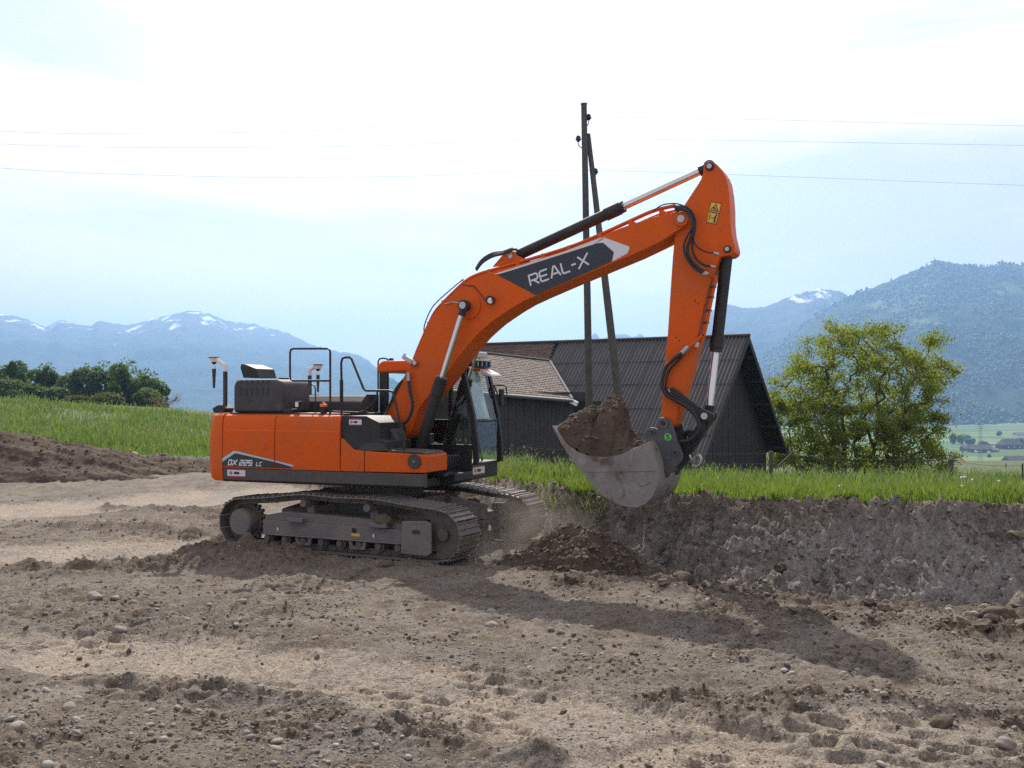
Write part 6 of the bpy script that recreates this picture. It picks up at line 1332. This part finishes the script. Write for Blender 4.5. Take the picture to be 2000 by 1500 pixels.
i = (np.arange(39)[:, None]*60+np.arange(59)[None, :]).ravel()
mesh_np('valley_floor', np.stack([XX, YY, ZZ], -1).reshape(-1, 3), np.stack([i, i+1, i+61, i+60], 1), M['field'], kind='structure')
M['rooftile'] = mat('brown_farm_roof', (.10, .075, .065), .8); M['roofgrey'] = mat('grey_farm_roof', (.15, .14, .14), .8); M['rooftan'] = mat('tan_farm_roof', (.27, .22, .19), .8)
M['farmwall'] = mat('dark_farm_boards', (.06, .052, .048), .85); M['render'] = mat('white_render', (.62, .61, .58), .8)
def house(px, basey, wpx, hpx, roofm, wallm, lab, depth=11, ang=.0, name='farm_building', lean=0):
    D = vd_(basey); w_ = wpx/FPX*D; h = hpx/FPX*D; x = (px-1000)/FPX*D; e = empty(name, (x, D, VZ), ang); tag(e, lab, 'building', 'farm buildings in the valley'); ew = h*.42
    MB().box(-w_/2, w_/2, -depth/2, depth/2, -3, ew).build('wall', M[wallm], e, smooth=False)
    o = MB(); g_ = .6; o.add([(-w_/2-g_, -depth/2-g_, ew), (w_/2+g_, -depth/2-g_, ew), (w_/2-lean+g_, 0, h), (-w_/2+lean-g_, 0, h), (-w_/2-g_, depth/2+g_, ew), (w_/2+g_, depth/2+g_, ew)], [(0, 1, 2, 3), (3, 2, 5, 4), (1, 5, 2), (0, 3, 4), (0, 4, 5, 1)]); o.build('roof', M[roofm], e, smooth=False)
    for k in range(3):
        xx = -w_*.3+k*w_*.3; MB().box(xx-.7, xx+.7, -depth/2-.08, -depth/2+.05, ew*.3, ew*.75).build('window', M['render' if wallm != 'render' else 'farmwall'], e, smooth=False)
house(1992, 909, 60, 19, 'rooftile', 'farmwall', 'long brown-roofed barn nearest the right edge of the valley', 16, .15)
house(1968, 908, 24, 10, 'roofgrey', 'farmwall', 'low lean-to building at the left end of the long valley barn', 10, .15)
house(1913, 883, 40, 15, 'rooftile', 'farmwall', 'broad brown-roofed farmhouse at the foot of the pylon', 16, -.1)
house(1890, 880, 24, 10, 'rooftile', 'farmwall', 'smaller farm building left of the broad farmhouse', 12, .1)
house(1940, 882, 17, 7, 'roofgrey', 'farmwall', 'small shed right of the broad farmhouse by white vehicles', 9, .0)
house(1972, 877, 44, 20, 'rooftile', 'farmwall', 'big farmhouse with a dark gable towards the right edge', 18, .25, lean=4)
house(1994, 852, 26, 8, 'roofgrey', 'render', 'far grey-roofed hall with white wall at the right edge', 14, .0)
house(1863, 904, 38, 11, 'rooftan', 'farmwall', 'tan-roofed stable just behind the tall fence post', 14, -.12)
house(1945, 869, 30, 5, 'rooftan', 'farmwall', 'long flat building behind the farmhouses', 14, .0)
D = vd_(903); e = empty('silo', ((1879-1000)/FPX*D, D, VZ)); tag(e, 'slim grey silo tower beside the tan-roofed stable', 'silo'); MB().cyl((0, 0, -2), (0, 0, 8), 1.7, n=14).build('shaft', M['roofgrey'], e); MB().cyl((0, 0, 8), (0, 0, 9.2), 1.7, .4, n=14).build('dome', M['roofgrey'], e)
M['van'] = mat('white_vehicle_paint', (.8, .8, .8), .3)
for px, py, lab in ((1907, 881.5, 'white vehicle parked before the broad farmhouse, left one'), (1932, 883, 'white vehicle parked by the small shed, right one')):
    D = vd_(py+1.5)-12; x = (px-1000)/FPX*D; e = empty('parked_vehicle', (x, D, VZ)); tag(e, lab, 'vehicle', 'vehicles parked at the farm'); MB().prism([(-2.4, .4), (2.4, .4), (2.4, 1.4), (1.7, 2.2), (-2.4, 2.3)], -.95, .95).build('body', M['van'], e, bevel=.15)
    for xx in (-1.5, 1.5): MB().cyl((xx, -.98, .4), (xx, .98, .4), .4, n=12).build('wheel', M['rubber'], e)
# pylon
D = vd_(903); x = (1915-1000)/FPX*D; ph = 77/FPX*D; e = empty('power_pylon', (x, D, VZ)); tag(e, 'tall lattice power pylon standing in the valley fields', 'pylon')
M['pyl'] = mat('galvanised_pylon', (.20, .22, .23), .6, .4)
for sx_ in (-1, 1):
    for sy in (-1, 1): MB().tube([(sx_*1.7, sy*1.7, -2), (sx_*1.15, sy*1.15, ph)], .16, 4).build('leg', M['pyl'], e)
for k in range(12):
    z0_, z1_ = ph*k/12, ph*(k+1)/12; w0 = 1.7-.55*k/12; w1 = 1.7-.55*(k+1)/12; o = MB()
    for sy in (-1, 1): o.tube([(-w0, sy*w0, z0_), (w1, sy*w1, z1_)], .07, 3); o.tube([(w0, sy*w0, z0_), (-w1, sy*w1, z1_)], .07, 3)
    o.build('lattice', M['pyl'], e)
for zz, ww in ((.86, 4.2), (.95, 3.2)): MB().tube([(-ww, 0, ph*zz), (ww, 0, ph*zz)], .18, 4).build('cross_arm', M['pyl'], e)
for j, (px, by, ty, wp, lab) in enumerate(((1880, 868, 848, 34, 'dark clump tree left of the pylon in the valley'), (1862, 868, 845, 16, 'narrow valley tree beside the walnut crown'), (1896, 872, 855, 22, 'round valley tree just left of the broad farmhouse'),
     (1921, 871, 862, 18, 'small valley tree right behind the pylon'), (1951, 851, 842, 9, 'lone little tree on the far valley field'), (1932, 893, 889, 5, 'tiny bush on the bright field below the farmhouse'), (1995, 868, 856, 20, 'dark tree between the farms at the right edge'))):
    crown_tree('valley_tree', px, ty, wp, vd_(by), lab, M['dkleaf'], dens=500, leaf=.20, group='trees in the valley', base=VZ)

# ------------------------------------------------------------------ mountains
def mtn(name, sky_, Df, Dr, zfoot, m, nu, nv, amp, seed, lo=None, hi=None, pw=1.3, spurf=.0016):
    S = np.array(sky_, float); lo = S[0, 0] if lo is None else lo; hi = S[-1, 0] if hi is None else hi
    u = np.linspace(lo, hi, nu); v = np.linspace(0, 1.35, nv); U, Vv = np.meshgrid(u, v)
    D = Df+(Dr-Df)*Vv; X = (U-1000)/FPX*D; zr = CAM_H+(HOR-np.interp(U, S[:, 0], S[:, 1])-2.2*(ridged(U*.045+seed, U*0, 4)-.6))/FPX*Dr
    t_ = np.clip(Vv, 0, 1); back = np.clip((Vv-1)/.35, 0, 1)
    spur = ridged(X*spurf+seed, D*spurf*.6, 5)
    Z = zfoot+(zr-zfoot)*t_**pw
    env = np.sin(np.pi*np.clip(t_, 0, 1))**.7
    Z = Z+amp*env*spur+amp*.22*env*fbm(X*spurf*8+seed, D*spurf*8, 4)
    Z = Z-back*(zr-zfoot)*.6+(1-env)*amp*.05*t_*fbm(X*spurf*22, D*spurf*22, 3)
    i = (np.arange(nv-1)[:, None]*nu+np.arange(nu-1)[None, :]).ravel()
    o = mesh_np(name, np.stack([X, D, Z], -1).reshape(-1, 3), np.stack([i, i+1, i+nu+1, i+nu], 1), m, kind='structure'); return X, D, Z, Vv
def hill_mat(name, wood, meadow, rock, snow=None, mscale=.0035, mlo=.535, sz=(380, 480, 640)):
    m = bpy.data.materials.new(name); m.use_nodes = True; t = m.node_tree; p = t.nodes['Principled BSDF']; p.inputs['Roughness'].default_value = .95; p.inputs['Specular IOR Level'].default_value = .1
    g = t.nodes.new('ShaderNodeNewGeometry'); pos = g.outputs['Position']
    def noise(sc, det=6, st=(1, 1, 1)):
        mp_ = t.nodes.new('ShaderNodeMapping'); mp_.inputs['Scale'].default_value = st; t.links.new(pos, mp_.inputs[0])
        n = t.nodes.new('ShaderNodeTexNoise'); n.inputs['Scale'].default_value = sc; n.inputs['Detail'].default_value = det; n.inputs['Roughness'].default_value = .6; t.links.new(mp_.outputs[0], n.inputs['Vector']); return n.outputs['Fac']
    def rng(x, lo, hi, a=0., b=1.):
        r_ = t.nodes.new('ShaderNodeMapRange'); r_.inputs['From Min'].default_value = lo; r_.inputs['From Max'].default_value = hi; r_.inputs['To Min'].default_value = a; r_.inputs['To Max'].default_value = b; t.links.new(x, r_.inputs['Value']); return r_.outputs[0]
    def mixc(f, a, b):
        x = t.nodes.new('ShaderNodeMix'); x.data_type = 'RGBA'; t.links.new(f, x.inputs['Factor'])
        for v_, s_ in ((a, 'A'), (b, 'B')):
            if isinstance(v_, tuple): x.inputs[s_].default_value = (*v_, 1)
            else: t.links.new(v_, x.inputs[s_])
        return x.outputs['Result']
    c = mixc(rng(noise(.02, 8), .4, .65), wood, tuple(x*1.7 for x in wood))
    c = mixc(rng(noise(mscale, 4, (1, .5, 1.6)), mlo, mlo+.03), c, meadow)
    if snow:
        sp_ = t.nodes.new('ShaderNodeSeparateXYZ'); t.links.new(pos, sp_.inputs[0])
        a = t.nodes.new('ShaderNodeMath'); a.operation = 'MULTIPLY_ADD'; t.links.new(noise(.009, 10, (1, .5, 1.2)), a.inputs[0]); a.inputs[1].default_value = 900; mm_ = t.nodes.new('ShaderNodeMath'); mm_.operation = 'MULTIPLY'; mm_.inputs[1].default_value = .6; t.links.new(sp_.outputs['Z'], mm_.inputs[0]); t.links.new(mm_.outputs[0], a.inputs[2])
        c = mixc(rng(sp_.outputs['Z'], sz[0]-160, sz[0]), c, rock)
        c = mixc(rng(a.outputs[0], sz[2], sz[2]+60), c, snow)
    t.links.new(c, p.inputs['Base Color']); return m
M['hill_near'] = hill_mat('wooded_mountainside', (.022, .040, .018), (.10, .145, .05), (.1, .1, .1))
M['hill_mid'] = hill_mat('far_wooded_mountain', (.025, .042, .022), (.06, .09, .04), (.09, .09, .085), (.85, .87, .9), .004, .6, (400, 430, 775))
M['hill_far'] = hill_mat('distant_alpine_range', (.03, .045, .03), (.06, .08, .05), (.12, .12, .12), (.85, .87, .9), .003, .62, (385, 425, 752))
near_sky = [(1380, 800), (1440, 745), (1500, 690), (1560, 640), (1620, 598), (1665, 575), (1700, 561), (1740, 546), (1790, 524), (1835, 506), (1870, 513), (1920, 521), (1960, 512), (2000, 516), (2080, 500), (2200, 470), (2400, 480), (2700, 520)]
NM = mtn('mountain', near_sky, 2560, 3900, -72, M['hill_near'], 330, 160, 34, 2.3, pw=1.15)
mtn('mountain', [(1150, 770), (1250, 700), (1330, 640), (1400, 600), (1420, 592), (1450, 600), (1490, 599), (1520, 588), (1545, 577), (1600, 563), (1622, 564), (1650, 572), (1680, 590), (1760, 620), (1900, 700)], 3900, 5100, -72, M['hill_mid'], 300, 120, 40, 7.7, spurf=.0013)
far_sky = [(-1900, 640), (-1500, 585), (-1150, 612), (-850, 570), (-620, 615), (-420, 600), (-250, 585), (-120, 618), (0, 612), (18, 613), (40, 618), (75, 632), (93, 639), (115, 622), (130, 626), (150, 631), (178, 635), (195, 624), (222, 631), (250, 634), (272, 630), (300, 621), (330, 614), (355, 607), (370, 605), (392, 609), (410, 613), (440, 624), (480, 629), (520, 637), (560, 649), (600, 668), (640, 684), (672, 690), (700, 692), (720, 705), (760, 738), (800, 756), (900, 770), (1000, 774)]
mtn('mountain', far_sky, 3600, 6200, -72, M['hill_far'], 520, 90, 55, 4.1, spurf=.0011)
mtn('mountain', [(1080, 700), (1130, 668), (1150, 660), (1160, 649), (1167, 650), (1172, 660), (1186, 656), (1200, 655), (1208, 651), (1220, 649), (1232, 655), (1240, 655), (1248, 650), (1256, 652), (1262, 664), (1290, 672), (1340, 690)], 6300, 6800, -72, M['hill_far'], 160, 40, 12, 9.4)
# conifers and round crowns that break up the wooded slope: far-off wood, one mass
X, Dm, Z, Vv = NM
n = 17000; k = rs.choice(X.size, n*2); w_ = (Vv.ravel()[k] < 1.02); k = k[w_][:n]; px_ = X.ravel()[k]+rs.normal(size=len(k))*9; pd = Dm.ravel()[k]+rs.normal(size=len(k))*5; pz = Z.ravel()[k]
cl = fbm(px_*.006, pd*.006, 3) > -.22; px_, pd, pz = px_[cl], pd[cl], pz[cl]; n = len(px_)
s = 4+5.5*rs.rand(n); con = rs.rand(n) < .35; hh = np.where(con, s*2.0, s*1.15); ww = np.where(con, s*.42, s*.72)
base = np.array([(math.cos(a), math.sin(a)) for a in np.linspace(0, 6.2832, 6)[:-1]])
P = np.zeros((n, 11, 3)); P[:, 10] = np.stack([px_, pd, pz+hh], -1)
for j in range(5):
    P[:, j] = np.stack([px_+base[j, 0]*ww*.9, pd+base[j, 1]*ww*.9, pz-1], -1); f_ = np.where(con, .55, 1.0); P[:, 5+j] = np.stack([px_+base[j, 0]*ww*f_, pd+base[j, 1]*ww*f_, pz+hh*.55], -1)
b = (np.arange(n)*11)[:, None]; F = []
for j in range(5):
    q = (j+1) % 5; F += [b+np.array([[j, q, 5+q]]), b+np.array([[j, 5+q, 5+j]]), b+np.array([[5+j, 5+q, 10]])]
M['forest'] = leaf_mat('far_forest', [(.020, .038, .016), (.032, .055, .022), (.045, .068, .028), (.026, .045, .022)], .03)
mesh_np('mountain_forest', P.reshape(-1, 3), np.concatenate(F, 0), M['forest'], smooth=True, kind='stuff')

# ------------------------------------------------------------------ haze: the air of the valley
hz = MB(); hz.box(-9000, 9000, -1500, 9000, -150, 640)
hm = bpy.data.materials.new('valley_haze'); hm.use_nodes = True; t = hm.node_tree; t.nodes.clear()
pv = t.nodes.new('ShaderNodeVolumePrincipled'); pv.inputs['Color'].default_value = (.33, .60, 1.0, 1); pv.inputs['Density'].default_value = 1.75e-4; pv.inputs['Anisotropy'].default_value = 0.5
ou = t.nodes.new('ShaderNodeOutputMaterial'); t.links.new(pv.outputs[0], ou.inputs['Volume'])
ho = hz.build('haze', hm, smooth=False); ho['kind'] = 'stuff'

# ------------------------------------------------------------------ dust raised where the bucket dug
bm = bmesh.new(); bmesh.ops.create_icosphere(bm, subdivisions=3, radius=1)
me = bpy.data.meshes.new('dust_cloud'); bm.to_mesh(me); bm.free()
dm = bpy.data.materials.new('raised_dust'); dm.use_nodes = True; t = dm.node_tree; t.nodes.clear()
tcx = t.nodes.new('ShaderNodeTexCoord'); ln_ = t.nodes.new('ShaderNodeVectorMath'); ln_.operation = 'LENGTH'; t.links.new(tcx.outputs['Object'], ln_.inputs[0])
r1 = t.nodes.new('ShaderNodeMapRange'); r1.inputs['From Min'].default_value = 1.0; r1.inputs['From Max'].default_value = .1; t.links.new(ln_.outputs['Value'], r1.inputs['Value'])
n1 = t.nodes.new('ShaderNodeTexNoise'); n1.inputs['Scale'].default_value = 1.6; n1.inputs['Detail'].default_value = 4; t.links.new(tcx.outputs['Object'], n1.inputs['Vector'])
r2 = t.nodes.new('ShaderNodeMapRange'); r2.inputs['From Min'].default_value = .38; r2.inputs['From Max'].default_value = .68; r2.inputs['To Max'].default_value = .75; t.links.new(n1.outputs['Fac'], r2.inputs['Value'])
mu = t.nodes.new('ShaderNodeMath'); mu.operation = 'MULTIPLY'; t.links.new(r1.outputs[0], mu.inputs[0]); t.links.new(r2.outputs[0], mu.inputs[1])
pv = t.nodes.new('ShaderNodeVolumePrincipled'); pv.inputs['Color'].default_value = (.85, .76, .66, 1); t.links.new(mu.outputs[0], pv.inputs['Density'])
ou = t.nodes.new('ShaderNodeOutputMaterial'); t.links.new(pv.outputs[0], ou.inputs['Volume'])
do = link('dust_cloud', me, None, dm); do.location = (0.1, 14.9, .45); do.scale = (1.25, .8, .75); do['kind'] = 'stuff'
